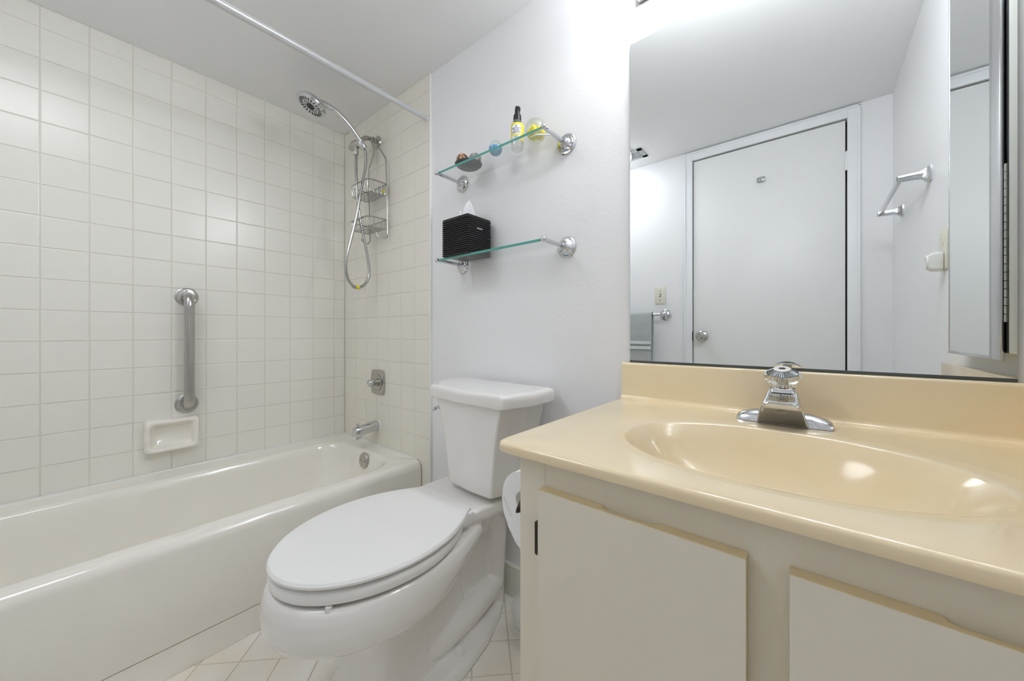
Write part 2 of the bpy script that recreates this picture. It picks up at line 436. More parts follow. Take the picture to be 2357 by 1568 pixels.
bm = B(); tube(bm, [(XA + 0.0058, TY0 + 0.004, RZ + 0.001), (XA + 0.0058, 0.985, RZ + 0.001)], 0.0035, 8); tube(bm, [(XA + 0.006, 0.9865, RZ + 0.001), (TX1 - 0.03, 0.9865, RZ + 0.001)], 0.003, 8)
link_mesh('caulk_line', bm, 'bullnose', tub)['label'] = 'white caulk bead along the tiles'
bm = B()
lathe(bm, [(0, 0), (0.037, 0), (0.037, 0.004), (0.033, 0.008), (0.0, 0.009)], (-1.655, 0.889, -0.61), (0, -1, 0.12), 32)
for sx in (-0.017, 0.017): lathe(bm, [(0, 0), (0.004, 0), (0.004, 0.0025), (0, 0.003)], (-1.655 + sx, 0.881, -0.61), (0, -1, 0.12), 10)
box(bm, -1.665, -1.645, 0.884, 0.90, -0.615, -0.605)
link_mesh('overflow_plate', bm, 'aged', tub)

# ================================================================ TAP-END FITTINGS
t = thing('shower_valve', (-1.70, 0.98, -0.25), 'aged chrome shower valve with barrel shaped plate on the tap wall', 'shower valve')
bm = B()
def barrel(w, h, y, k=0.010):
    out = []
    for i in range(8): u = i / 8; out.append((-w / 2 + w * u, -h / 2 - 0.004 * math.sin(PI * u)))
    for i in range(8): u = i / 8; out.append((w / 2 + k * math.sin(PI * u), -h / 2 + h * u))
    for i in range(8): u = i / 8; out.append((w / 2 - w * u, h / 2 + 0.004 * math.sin(PI * u)))
    for i in range(8): u = i / 8; out.append((-w / 2 - k * math.sin(PI * u), h / 2 - h * u))
    return [(-1.70 + a, y, -0.25 + b) for a, b in out]
loft(bm, [barrel(0.108, 0.118, 0.9905), barrel(0.108, 0.118, 0.985), barrel(0.10, 0.11, 0.981)])
link_mesh('valve_plate', bm, 'aged', t)
bm = B(); lathe(bm, [(0.034, 0), (0.040, 0.0), (0.043, 0.0015), (0.040, 0.004), (0.034, 0.003), (0.02, 0.001), (0.02, 0.006), (0.014, 0.007), (0.013, 0.022), (0, 0.022)], (-1.70, 0.981, -0.25), (0, -1, 0), 36)
link_mesh('escutcheon', bm, 'aged', t)
bm = B(); lathe(bm, [(0, 0), (0.013, 0), (0.0165, 0.004), (0.018, 0.012), (0.018, 0.022), (0.014, 0.030), (0.007, 0.033), (0.006, 0.030), (0, 0.030)], (-1.70, 0.962, -0.25), (0, -1, 0), 18)
link_mesh('handle_knob', bm, 'chrome', t)

t = thing('tub_spout', (-1.71, 0.98, -0.49), 'chrome tub spout with pull-up diverter above the tub end', 'spout')
bm = B()
rings = []
for y, zc, hh, ww in ((0.990, -0.470, 0.027, 0.027), (0.965, -0.471, 0.026, 0.026), (0.93, -0.474, 0.024, 0.024), (0.90, -0.479, 0.026, 0.023), (0.893, -0.486, 0.031, 0.023), (0.872, -0.488, 0.031, 0.022), (0.866, -0.488, 0.028, 0.019)):
    rings.append([(-1.708 + ww * math.copysign(abs(math.cos(a)) ** 0.8, math.cos(a)), y, zc + hh * math.copysign(abs(math.sin(a)) ** 0.8, math.sin(a))) for a in [2 * PI * k / 28 for k in range(28)]])
loft(bm, rings); link_mesh('spout_body', bm, 'chrome', t, 40)
bm = B(); lathe(bm, [(0, 0), (0.004, 0), (0.004, 0.012), (0.009, 0.014), (0.009, 0.018), (0, 0.02)], (-1.708, 0.884, -0.462), (0, 0, 1), 16); link_mesh('diverter_knob', bm, 'chrome', t)
bm = B(); lathe(bm, [(0.026, 0), (0.032, 0), (0.029, 0.006), (0.026, 0.006)], (-1.708, 0.9903, -0.470), (0, -1, 0), 32); link_mesh('caulk_ring', bm, 'bullnose', t)

# hand shower
t = thing('hand_shower', (-1.70, 0.98, 0.22), 'chrome hand shower with a round spray head and looped metal hose', 'shower head')
bm = B(); lathe(bm, [(0, 0), (0.033, 0), (0.032, 0.004), (0.025, 0.010), (0.012, 0.012), (0, 0.012)], (-1.71, 0.9903, 0.972), (0, -1, 0), 32); link_mesh('wall_flange', bm, 'aged', t)
bm = B(); tube(bm, spline([(-1.71, 0.985, 0.972), (-1.71, 0.965, 0.976), (-1.71, 0.945, 0.976), (-1.70, 0.922, 0.965), (-1.695, 0.90, 0.945), (-1.695, 0.885, 0.925)]), 0.0105, 16); link_mesh('shower_arm', bm, 'aged', t)
bm = B()
lathe(bm, [(0, 0), (0.012, 0), (0.014, 0.004), (0.014, 0.02), (0.019, 0.022), (0.021, 0.03), (0.021, 0.075), (0.017, 0.082), (0.017, 0.095), (0, 0.096)], (-1.765, 0.878, 0.916), (1, 0.05, 0.08), 24)
lathe(bm, [(0, 0), (0.013, 0), (0.013, 0.012), (0.012, 0.036), (0.009, 0.04), (0, 0.04)], (-1.712, 0.878, 0.905), (0, 0, -1), 6)
link_mesh('diverter', bm, 'aged', t, 30)
hd = Vector((-1.66, 0.655, 0.985)); hb = Vector((-1.662, 0.892, 0.893))
nrm = Vector((-0.12, -0.45, -0.88)).normalized()
bm = B()
hp = spline([hb, (-1.663, 0.865, 0.925), (-1.664, 0.82, 0.968), (-1.664, 0.765, 1.002), (-1.662, 0.715, 1.012), (-1.66, 0.68, 1.005)], 6)
nn = len(hp)
tube(bm, hp, [0.0115 + 0.003 * (i / nn) + 0.004 * max(0, (i / nn - 0.75)) * 4 for i in range(nn)], 16, flat=1.0)
link_mesh('handle', bm, 'chrome', t)
bm = B(); lathe(bm, [(0, 0), (0.016, 0), (0.017, 0.004), (0.017, 0.028), (0.0155, 0.032), (0, 0.032)], hb + Vector((0, 0.002, -0.004)), Vector((-0.002, -0.027, 0.032)), 24); link_mesh('handle_collar', bm, 'chrome', t)
bm = B(); lathe(bm, [(0, -0.030), (0.022, -0.029), (0.040, -0.023), (0.053, -0.013), (0.060, -0.002), (0.0605, 0.0), (0.0595, 0.001), (0.0605, 0.002), (0.060, 0.006), (0.055, 0.011), (0.050, 0.012), (0, 0.012)], hd, nrm, 48); head = link_mesh('spray_head', bm, 'chrome', t)
bm = B(); d_, u_, v_ = frame_of(nrm)
def slot(r0, r1, a, wd):
    a_ = u_ * math.cos(a) + v_ * math.sin(a); b_ = d_.cross(a_)
    c = hd + d_ * 0.0118
    pts = []
    q = [(r0, -wd * 0.6), (r1, -wd), (r1 + wd * 0.6, 0), (r1, wd), (r0, wd * 0.6)]
    lo = [c + a_ * r + b_ * s_ for r, s_ in q]; hi = [p + d_ * 0.0012 for p in lo]
    loft(bm, [lo, hi])
for k in range(22): slot(0.034, 0.047, 2 * PI * k / 22, 0.0028)
for k in range(22): slot(0.026, 0.0285, 2 * PI * (k + 0.5) / 22, 0.0014)
for k in range(20): slot(0.020, 0.022, 2 * PI * k / 20, 0.0013)
lathe(bm, [(0.008, 0.0118), (0.0165, 0.0118), (0.0160, 0.014), (0.008, 0.014)], hd, nrm, 28)
link_mesh('spray_nozzles', bm, 'nozzle', head)
bm = B()
hose = [(-1.660, 0.894, 0.888), (-1.658, 0.899, 0.852), (-1.660, 0.898, 0.801), (-1.663, 0.888, 0.735), (-1.665, 0.874, 0.659), (-1.668, 0.856, 0.551), (-1.671, 0.832, 0.443), (-1.673, 0.813, 0.359), (-1.676, 0.810, 0.308), (-1.679, 0.820, 0.259), (-1.681, 0.844, 0.227), (-1.684, 0.869, 0.219), (-1.686, 0.901, 0.231), (-1.689, 0.927, 0.266), (-1.692, 0.935, 0.312), (-1.694, 0.925, 0.391), (-1.697, 0.906, 0.484), (-1.700, 0.890, 0.566), (-1.702, 0.880, 0.648), (-1.705, 0.877, 0.732), (-1.709, 0.877, 0.807), (-1.712, 0.878, 0.868)]
hp = spline(hose, 24)
tube(bm, hp, [0.0068 if (i // 1) % 2 else 0.0059 for i in range(len(hp))], 12)
link_mesh('hose', bm, 'hose', t, 80)
bm = B()
lathe(bm, [(0.0075, 0), (0.009, 0.001), (0.009, 0.016), (0.0075, 0.017)], (-1.684, 0.862, 0.2205), (0, 1, 0.0), 14); link_mesh('hose_tag', bm, 'yellow', t)['label'] = 'yellow tag'
bm = B(); pl = [(-1.683, 0.842, 0.222), (-1.683, 0.902, 0.226), (-1.688, 0.893, 0.20), (-1.684, 0.874, 0.168), (-1.678, 0.862, 0.186), (-1.683, 0.836, 0.199)]
loft(bm, [[(a - 0.0006, b, c) for a, b, c in pl], [(a + 0.0006, b, c) for a, b, c in pl]]); link_mesh('tag_film', bm, 'plastic_bag', t)['label'] = 'clear plastic film'

# shower caddy
t = thing('shower_caddy', (-1.66, 0.965, 0.45), 'chrome wire shower caddy with two baskets hanging from the shower arm', 'shower caddy')
bm = B(); yw = 0.970
wl = spline([(-1.71, 0.962, 0.989), (-1.722, 0.963, 0.982), (-1.712, 0.966, 0.945), (-1.713, yw, 0.912), (-1.738, yw, 0.872), (-1.757, yw, 0.845), (-1.760, yw, 0.80), (-1.757, yw, 0.70), (-1.750, yw, 0.55), (-1.745, yw, 0.475)], 5)
wr = spline([(-1.71, 0.962, 0.989), (-1.697, 0.963, 0.982), (-1.690, 0.966, 0.955), (-1.665, yw, 0.927), (-1.632, yw, 0.888), (-1.602, yw, 0.848), (-1.597, yw, 0.80), (-1.592, yw, 0.70), (-1.588, yw, 0.55), (-1.584, yw, 0.475)], 5)
hkl = spline([(-1.745, yw, 0.475), (-1.747, yw - 0.004, 0.463), (-1.757, yw - 0.015, 0.458), (-1.772, yw - 0.025, 0.468), (-1.78, yw - 0.03, 0.482)], 4)
hkr = spline([(-1.584, yw, 0.475), (-1.588, yw - 0.004, 0.462), (-1.600, yw - 0.015, 0.458), (-1.620, yw - 0.028, 0.470), (-1.630, yw - 0.034, 0.490)], 4)
tube(bm, wl + hkl[1:], 0.0026, 8); tube(bm, wr + hkr[1:], 0.0026, 8)
link_mesh('wire_frame', bm, 'steel_wire', t)
def basket(zr, zb):
    bm = B()
    x0, x1, y0, y1 = -1.763, -1.590, 0.873, 0.966
    rim = [(x, y, zr) for x, y in roundpoly([(x0, y0), (x1, y0), (x1 + 0.004, y1), (x0 - 0.004, y1)], [0.03, 0.03, 0.006, 0.006], 6)]
    tube(bm, rim, 0.0030, 8, closed=True)
    b0, b1, c0, c1 = x0 + 0.014, x1 - 0.014, y0 + 0.012, y1 - 0.002
    for k in range(9):
        x = b0 + (b1 - b0) * k / 8; xt = x0 + 0.012 + (x1 - x0 - 0.024) * k / 8
        tube(bm, spline([(xt, y0 + (0.006 if k in (0, 8) else 0), zr), (x, c0 - 0.006, zb + 0.012), (x, c0 + 0.006, zb), (x, c1, zb), (x, y1, zb + 0.01), (x, y1, zr)], 3), 0.0014, 6)
    for k in range(5):
        y = c0 + (c1 - c0) * k / 4
        tube(bm, spline([(x0, y, zr), (b0 - 0.006, y, zb + 0.012), (b0 + 0.006, y, zb), (b1 - 0.006, y, zb), (b1 + 0.006, y, zb + 0.012), (x1, y, zr)], 3), 0.0014, 6)
    return bm
link_mesh('basket', basket(0.722, 0.668), 'steel_wire', t)
link_mesh('basket', basket(0.548, 0.505), 'steel_wire', t)
for (x, y, z) in ((-1.606, 0.962, 0.69), (-1.752, 0.885, 0.515)):
    bm = B(); box(bm, x - 0.008, x + 0.008, y - 0.002, y + 0.002, z - 0.008, z + 0.008, 0.001); link_mesh('suction_tab', bm, 'yellow', t)['label'] = 'small yellow tab'

# grab bar
t = thing('grab_bar', (XA + 0.03, 0.309, -0.34), 'short vertical brushed steel grab bar on the tiled wall above the soap dish', 'grab bar')
bm = B(); gy = 0.309; gx = -2.005
tube(bm, spline([(XA + 0.003, gy, 0.154), (XA + 0.022, gy, 0.154), (gx - 0.012, gy, 0.147), (gx, gy, 0.118), (gx, gy, 0.07), (gx, gy, -0.07), (gx, gy, -0.22), (gx, gy, -0.265), (gx - 0.012, gy, -0.295), (XA + 0.022, gy, -0.302), (XA + 0.003, gy, -0.302)], 8), 0.0178, 24)
link_mesh('bar', bm, 'nickel', t, 60)
for gz in (0.154, -0.302):
    bm = B(); lathe(bm, [(0, 0), (0.039, 0), (0.039, 0.002), (0.036, 0.004), (0.022, 0.0045), (0, 0.0045)], (XA, gy, gz), (1, 0, 0), 40); fl = link_mesh('flange', bm, 'nickel', t)
    for k in range(3):
        a = PI / 2 + 2 * PI * k / 3 if gz > 0 else -PI / 2 + 2 * PI * k / 3
        bm = B(); lathe(bm, [(0, 0), (0.0045, 0), (0.004, 0.002), (0, 0.0025)], (XA + 0.004, gy + 0.029 * math.cos(a), gz + 0.029 * math.sin(a)), (1, 0, 0), 12); link_mesh('screw', bm, 'aged', fl)

# soap dish
t = thing('soap_dish', (XA, 0.262, -0.485), 'cream ceramic soap dish set in the tiled wall below the grab bar', 'soap dish')
bm = B(); cy, cz = 0.261, -0.4165
def sd(w, h, x, r, lean=0.0):
    return [(XA + x * 1.3 + lean * max(0, -(b - cz)) / 0.065, a, b) for a, b in rrect(cy - w / 2, cy + w / 2, cz - h / 2, cz + h / 2, r, 7)]
loft(bm, [sd(0.165, 0.128, 0, 0.012), sd(0.166, 0.129, 0.018, 0.014, 0.004), sd(0.163, 0.126, 0.028, 0.017, 0.008), sd(0.156, 0.119, 0.0335, 0.018, 0.010), sd(0.145, 0.108, 0.035, 0.018, 0.010), sd(0.134, 0.097, 0.0325, 0.017, 0.009), sd(0.126, 0.089, 0.025, 0.016, 0.006), sd(0.118, 0.080, 0.014, 0.016, 0.003), sd(0.108, 0.070, 0.010, 0.014)])
link_mesh('dish_body', bm, 'tub', t, 60)

# shower curtain rod
t = thing('curtain_rod', (-1.30, 0.25, 0.92), 'pale straight shower curtain rod under the ceiling, empty of any curtain', 'curtain rod')
bm = B(); lathe(bm, [(0, 0), (0.0125, 0), (0.0125, 1.27), (0.0115, 1.272), (0, 1.272)], (-1.30, YF + 0.006, 0.94), (0, 1, 0), 24); link_mesh('outer_tube', bm, 'rod', t)
bm = B(); lathe(bm, [(0, 0), (0.0108, 0), (0.0108, 0.205), (0, 0.205)], (-1.30, YF + 1.27, 0.94), (0, 1, 0), 24); link_mesh('inner_tube', bm, 'rod', t)
bm = B()
lathe(bm, [(0, 0), (0.0118, 0), (0.0118, 0.007), (0, 0.008)], (-1.30, 0.9885, 0.94), (0, -1, 0), 20)
link_mesh('end_cap', bm, 'offwhite', t)

# ================================================================ TOILET
toilet = thing('toilet', (-0.88, 0.66, FZ), 'white two piece toilet with closed elongated lid beside the tub', 'toilet')
def egg(cx, ywide, yf, yb, hw, hwb, z, n=44, rb=0.02):
    pts = []
    for k in range(n + 1):                        # front half, from right side round the nose to the left
        a = -PI * k / n
        pts.append((cx + hw * math.cos(a), ywide + (ywide - yf) * math.sin(a), z))
    m = 12
    for k in range(1, m + 1):
        u = k / m; wdt = hw + (hwb - hw) * (u ** 2.0)
        y = ywide + (yb - rb - ywide) * u
        pts.append((cx - wdt, y, z))
    pts.append((cx - hwb + rb * 0.3, yb - rb * 0.3, z)); pts.append((cx - hwb + rb, yb, z))
    pts.append((cx, yb, z))
    pts.append((cx + hwb - rb, yb, z)); pts.append((cx + hwb - rb * 0.3, yb - rb * 0.3, z))
    for k in range(m, 0, -1):
        u = k / m; wdt = hw + (hwb - hw) * (u ** 2.0)
        y = ywide + (yb - rb - ywide) * u
        pts.append((cx + wdt, y, z))
    return pts
CX = -0.88
bm = B()
loft(bm, [egg(CX, 0.515, 0.268, 0.74, 0.190, 0.118, -0.5195), egg(CX, 0.515, 0.2635, 0.744, 0.1945, 0.122, -0.517), egg(CX, 0.515, 0.2635, 0.744, 0.1945, 0.122, -0.512),
          egg(CX, 0.515, 0.268, 0.742, 0.190, 0.120, -0.507), egg(CX, 0.515, 0.295, 0.722, 0.163, 0.10, -0.5045), egg(CX, 0.515, 0.305, 0.714, 0.153, 0.09, -0.5048)])
for sx in (-1, 1):
    box(bm, CX + sx * 0.125 - 0.007, CX + sx * 0.125 + 0.007, 0.690, 0.738, -0.545, -0.512, 0.005)
link_mesh('lid', bm, 'seat', toilet, 40)
bm = B()
loft(bm, [egg(CX, 0.515, 0.275, 0.72, 0.185, 0.112, -0.5530), egg(CX, 0.515, 0.267, 0.725, 0.192, 0.118, -0.5505), egg(CX, 0.515, 0.265, 0.725, 0.194, 0.118, -0.540), egg(CX, 0.515, 0.267, 0.725, 0.192, 0.117, -0.531), egg(CX, 0.515, 0.271, 0.722, 0.188, 0.112, -0.5275), egg(CX, 0.515, 0.285, 0.715, 0.174, 0.102, -0.527)])
link_mesh('seat', bm, 'seat', toilet, 40)
for sx in (-1, 1):
    for yy in (0.33, 0.62):
        bm = B(); lathe(bm, [(0, 0), (0.007, 0), (0.007, 0.010), (0, 0.010)], (CX + sx * (0.125 if yy < 0.4 else 0.15), yy, -0.5635), (0, 0, 1), 14)
        link_mesh('bumper', bm, 'offwhite', toilet)
for sx in (-1, 1):
    bm = B(); box(bm, CX + sx * 0.072 - 0.018, CX + sx * 0.072 + 0.018, 0.722, 0.762, -0.540, -0.512, 0.007, 3); link_mesh('hinge', bm, 'seat', toilet)
# bowl
bm = B()
def eg(yf, yb, hw, hwb, z, cx=CX, yw=0.50, rb=0.03): return egg(cx, yw, yf, yb, hw, hwb, z, rb=rb)
loft(bm, [eg(0.285, 0.77, 0.170, 0.122, -0.561), eg(0.268, 0.775, 0.187, 0.134, -0.5595), eg(0.260, 0.778, 0.193, 0.139, -0.566), eg(0.254, 0.78, 0.199, 0.141, -0.585),
          eg(0.251, 0.77, 0.202, 0.132, -0.610), eg(0.2515, 0.76, 0.201, 0.120, -0.630), eg(0.256, 0.75, 0.197, 0.112, -0.648), eg(0.265, 0.75, 0.188, 0.108, -0.659), eg(0.280, 0.75, 0.172, 0.10, -0.668), eg(0.31, 0.75, 0.15, 0.095, -0.676),
          eg(0.36, 0.75, 0.122, 0.085, -0.69), eg(0.41, 0.755, 0.108, 0.072, -0.72), eg(0.425, 0.77, 0.103, 0.064, -0.78), eg(0.415, 0.78, 0.100, 0.06, -0.85), eg(0.395, 0.80, 0.108, 0.06, -0.90), eg(0.39, 0.82, 0.112, 0.06, FZ + 0.0005)])
# seat of the tank: deck flowing back from the rim
dk = [(0.745, 0.128), (0.80, 0.135), (0.90, 0.135), (0.955, 0.13)]
def deck(z, g):
    pts = roundpoly([(-0.74 - g, 0.69), (-0.73 - g, 0.80), (-0.735 - g, 0.965 - g), (-1.005 + g, 0.965 - g), (-1.01 + g, 0.80), (-1.0 + g, 0.69)], [0.01, 0.05, 0.02, 0.02, 0.05, 0.01], 5)
    return [(x, y, z) for x, y in pts]
def deckn(z, g, ys):
    pts = roundpoly([(CX + 0.10 - g, 0.66), (CX + 0.140 - g, ys), (-0.732 - g, 0.85), (-0.737 - g, 0.965 - g * 0.3), (-1.010 + g, 0.965 - g * 0.3), (-1.016 + g, 0.85), (CX - 0.140 + g, ys), (CX - 0.10 + g, 0.66)], [0.03, 0.09, 0.05, 0.02, 0.02, 0.05, 0.09, 0.03], 6)
    return [(x, y, z) for x, y in pts]
loft(bm, [deckn(-0.512, 0.012, 0.755), deckn(-0.5135, 0.005, 0.752), deckn(-0.518, 0.0, 0.75), deckn(-0.540, 0.0, 0.75), deckn(-0.552, 0.006, 0.755), deckn(-0.566, 0.022, 0.765), deckn(-0.585, 0.048, 0.78), deckn(-0.615, 0.072, 0.80), deckn(-0.65, 0.082, 0.82)])
# sump bulge and trapway relief
sphere(bm, (CX, 0.56, -0.70), 0.13, 28, 16, sc_=(0.96, 1.15, 0.52))
for sx in (1, -1):
    xo = CX + sx * 0.052
    tube(bm, spline([(CX + sx * 0.035, 0.50, -0.83), (xo, 0.60, -0.79), (xo, 0.68, -0.70), (xo, 0.735, -0.62), (xo, 0.80, -0.575), (xo, 0.87, -0.585), (xo, 0.915, -0.64), (xo - sx * 0.012, 0.925, -0.74), (xo - sx * 0.018, 0.925, -0.84), (xo - sx * 0.018, 0.925, FZ + 0.01)], 6), 0.036, 18)
    tube(bm, spline([(CX + sx * 0.052, 0.59, -0.868), (xo + sx * 0.014, 0.66, -0.868), (xo + sx * 0.008, 0.77, -0.862), (xo - sx * 0.004, 0.86, -0.855), (xo - sx * 0.018, 0.925, -0.85)], 6), [0.040] * 24 + [0.036], 18)
    tube(bm, [(CX + sx * 0.06, 0.575, -0.735), (CX + sx * 0.085, 0.60, -0.845)], 0.011, 12)
box(bm, CX - 0.098, CX + 0.098, 0.47, 0.598, FZ + 0.001, -0.72, 0.006, 3)
box(bm, CX - 0.042, CX + 0.042, 0.50, 0.95, FZ + 0.001, -0.56, 0.01)
# foot
def foot(z, g):
    p = [(CX + 0.112 - g, 0.41 + g), (CX + 0.150 - g, 0.56), (CX + 0.157 - g, 0.68), (CX + 0.135 - g, 0.79), (CX + 0.090 - g, 0.90), (CX + 0.045 - g, 0.968)]
    q = [(2 * CX - x, y) for x, y in reversed(p)]
    return [(x, y, z) for x, y in roundpoly(p + q, [0.02, 0.06, 0.06, 0.06, 0.06, 0.03, 0.03, 0.06, 0.06, 0.06, 0.06, 0.02], 5)]
loft(bm, [foot(FZ + 0.0005, 0.0), foot(FZ + 0.012, 0.0), foot(FZ + 0.022, 0.006), foot(FZ + 0.030, 0.02), foot(FZ + 0.037, 0.05), foot(FZ + 0.042, 0.08)])
bowl = link_mesh('bowl', bm, 'china', toilet, 0)
rm = bowl.modifiers.new('r', 'REMESH'); rm.mode = 'VOXEL'; rm.voxel_size = 0.0036; rm.use_smooth_shade = True
sm = bowl.modifiers.new('s', 'SMOOTH'); sm.factor = 0.5; sm.iterations = 9
dg = bpy.context.evaluated_depsgraph_get(); me = bpy.data.meshes.new_from_object(bowl.evaluated_get(dg))
bowl.modifiers.clear(); old = bowl.data; bowl.data = me; bpy.data.meshes.remove(old); me.name = 'bowl'
for p in me.polygons: p.use_smooth = True
low = min(v.co.z for v in me.vertices)
for v in me.vertices:
    if v.co.z < 0.004: v.co.z = 0.0005
for sx in (1, -1):
    bm = B(); lathe(bm, [(0, 0), (0.0145, 0), (0.0150, 0.008), (0.0135, 0.018), (0.009, 0.025), (0, 0.028)], (CX + sx * 0.113, 0.695, FZ + 0.024), (0, 0, 1), 24); link_mesh('bolt_cap', bm, 'seat', toilet)
# tank
def ring(pts, rads, z, g=0.0):
    c = Vector((sum(p[0] for p in pts) / len(pts), sum(p[1] for p in pts) / len(pts)))
    q = []
    for p in pts:
        d = Vector(p) - c; l = d.length; q.append(tuple(c + d * (1 - g / l)))
    return [(x, y, z) for x, y in roundpoly(q, rads, 7)]
LID = [(-0.990, 0.762), (-0.82, 0.738), (-0.649, 0.742), (-0.613, 0.85), (-0.618, 0.968), (-1.105, 0.985), (-1.072, 0.87)]
LR = [0.018, 0.3, 0.012, 0.10, 0.02, 0.03, 0.10]
TOP = [(-0.966, 0.772), (-0.82, 0.755), (-0.668, 0.757), (-0.643, 0.86), (-0.655, 0.975), (-1.075, 0.985), (-1.045, 0.88)]
BOT = [(-0.932, 0.795), (-0.83, 0.782), (-0.731, 0.787), (-0.705, 0.86), (-0.70, 0.97), (-1.02, 0.975), (-0.985, 0.88)]
TR = [0.02, 0.3, 0.010, 0.08, 0.03, 0.03, 0.08]
bm = B()
def lerp(a, b, t): return [(p[0] + (q[0] - p[0]) * t, p[1] + (q[1] - p[1]) * t) for p, q in zip(a, b)]
rr = [ring(TOP, TR, -0.209)]
for k in range(1, 9):
    t_ = k / 8; bow = t_ + 0.15 * math.sin(PI * t_)
    rr.append(ring(lerp(TOP, BOT, bow), TR, -0.209 + (-0.486 + 0.209) * t_))
rr += [ring(BOT, TR, -0.493, 0.004), ring(BOT, TR, -0.497, 0.012), ring(BOT, TR, -0.498, 0.03)]
loft(bm, rr)
box(bm, -0.95, -0.78, 0.82, 0.95, -0.515, -0.497)
link_mesh('tank', bm, 'china', toilet, 40)
bm = B()
loft(bm, [ring(LID, LR, -0.210, 0.012), ring(LID, LR, -0.2115, 0.006), ring(LID, LR, -0.209, 0.002), ring(LID, LR, -0.190, 0.0), ring(LID, LR, -0.180, 0.0015), ring(LID, LR, -0.1745, 0.006), ring(LID, LR, -0.172, 0.013), ring(LID, LR, -0.1715, 0.03)])
link_mesh('tank_lid', bm, 'china', toilet, 40)
bm = B(); lathe(bm, [(0, 0), (0.009, 0), (0.009, 0.010), (0.006, 0.012), (0, 0.012)], (-0.970, 0.80, -0.252), (-1, -0.3, 0), 16)
tube(bm, spline([(-0.983, 0.797, -0.252), (-0.986, 0.790, -0.254), (-0.985, 0.779, -0.257)], 4), 0.0045, 10)
sphere(bm, (-0.985, 0.778, -0.257), 0.0062, 12, 8)
link_mesh('flush_lever', bm, 'chrome', toilet)

# ================================================================ GLASS SHELVES
def make_shelf(z, label):
    t = thing('glass_shelf', (-0.84, 0.99, z), label, 'shelf', 'glass wall shelves above the toilet')
    bm = B(); x0, x1, y0, y1 = -1.080, -0.606, 0.872, 0.978
    box(bm, x0, x1, y0, y1, z - 0.004, z + 0.004, 0.0)
    for f in bm.faces: f.material_index = 0 if abs(f.normal.z) > 0.5 else 1
    bmesh.ops.recalc_face_normals(bm, faces=bm.faces)
    for f in bm.faces:
        f.normal_update(); f.material_index = 0 if (abs(f.normal.z) > 0.5 or f.normal.y > 0.5) else 1
    link_mesh('glass_pane', bm, ['glass_pane', 'glass_edge'], t, 0)
    for x in (-1.0835, -0.6005):
        bm = B(); lathe(bm, [(0, 0), (0.033, 0), (0.033, 0.003), (0.030, 0.006), (0.026, 0.006), (0.024, 0.010), (0.018, 0.011), (0.014, 0.016), (0.009, 0.019), (0.0085, 0.028), (0, 0.028)], (x, YB, z), (0, -1, 0), 40); link_mesh('wall_flange', bm, 'chrome', t)
        bm = B(); lathe(bm, [(0, 0), (0.006, 0), (0.0066, 0.004), (0.0066, 0.095), (0.0055, 0.098), (0.0055, 0.100), (0, 0.100)], (x, 0.974, z), (0, -1, 0), 18)
        sphere(bm, (x, 0.868, z), 0.0085, 18, 12); link_mesh('arm', bm, 'chrome', t)
    return t
make_shelf(0.600, 'upper glass shelf with chrome brackets holding the glass balls and spray bottle')
make_shelf(0.273, 'lower glass shelf with chrome brackets holding the black tissue box')
SZ = 0.6043
bm = B(); lathe(bm, [(0, 0), (0.026, 0), (0.030, 0.001), (0.040, 0.006), (0.049, 0.014), (0.050, 0.016), (0.048, 0.016), (0.038, 0.009), (0.026, 0.004), (0, 0.004)], (-0.972, 0.925, SZ), (0, 0, 1), 44)
tag(link_mesh('dish', bm, 'dish', None, 40), 'shallow dark grey dish on the left end of the upper glass shelf', 'dish')
bm = B(); sphere(bm, (-0.982, 0.905, SZ + 0.0275), 0.0225, 28, 18)
tag(link_mesh('decorative_ball', bm, 'ball_amber'), 'amber and black speckled ball, left of the two in the grey dish', 'ornament', 'speckled balls in the dish')
bm = B(); sphere(bm, (-0.944, 0.931, SZ + 0.0275), 0.0225, 28, 18)
tag(link_mesh('decorative_ball', bm, 'ball_grey'), 'grey speckled ball, right of the two in the grey dish', 'ornament', 'speckled balls in the dish')
t = thing('glass_paperweight', (-0.832, 0.918, SZ), 'small round clear glass paperweight with blue swirls inside', 'paperweight')
bm = B(); sphere(bm, (-0.832, 0.918, SZ + 0.0262), 0.025, 28, 18, sc_=(0.94, 0.94, 1.05)); link_mesh('glass_shell', bm, 'glass_ball', t)
bm = B(); lathe(bm, [(0, 0.003), (0.010, 0.004), (0.017, 0.009), (0.0215, 0.018), (0.0225, 0.026), (0.019, 0.031), (0.010, 0.029), (0, 0.032)], (-0.832, 0.918, SZ), (0, 0, 1), 28); link_mesh('blue_core', bm, 'blue', t)
# spray bottle
bxy = (-0.752, 0.937)
t = thing('spray_bottle', (bxy[0], bxy[1], SZ), 'clear spray bottle with yellow label and black pump on the upper glass shelf', 'bottle')
bm = B(); lathe(bm, [(0, 0), (0.015, 0), (0.0195, 0.004), (0.0205, 0.010), (0.0205, 0.085), (0.018, 0.093), (0.011, 0.099), (0.010, 0.105), (0, 0.105)], (*bxy, SZ), (0, 0, 1), 32); link_mesh('bottle_body', bm, 'bottle', t)
bm = B(); lathe(bm, [(0, 0), (0.013, 0), (0.0135, 0.003), (0.0125, 0.018), (0.009, 0.021), (0.0085, 0.030), (0.0075, 0.044), (0.006, 0.047), (0, 0.047)], (*bxy, SZ + 0.098), (0, 0, 1), 28)
box(bm, bxy[0] + 0.001, bxy[0] + 0.011, bxy[1] - 0.004, bxy[1] + 0.004, SZ + 0.128, SZ + 0.142, 0.002); link_mesh('pump_cap', bm, 'black', t)
va = math.atan2(-bxy[1], -bxy[0])            # side of the bottle that faces the room
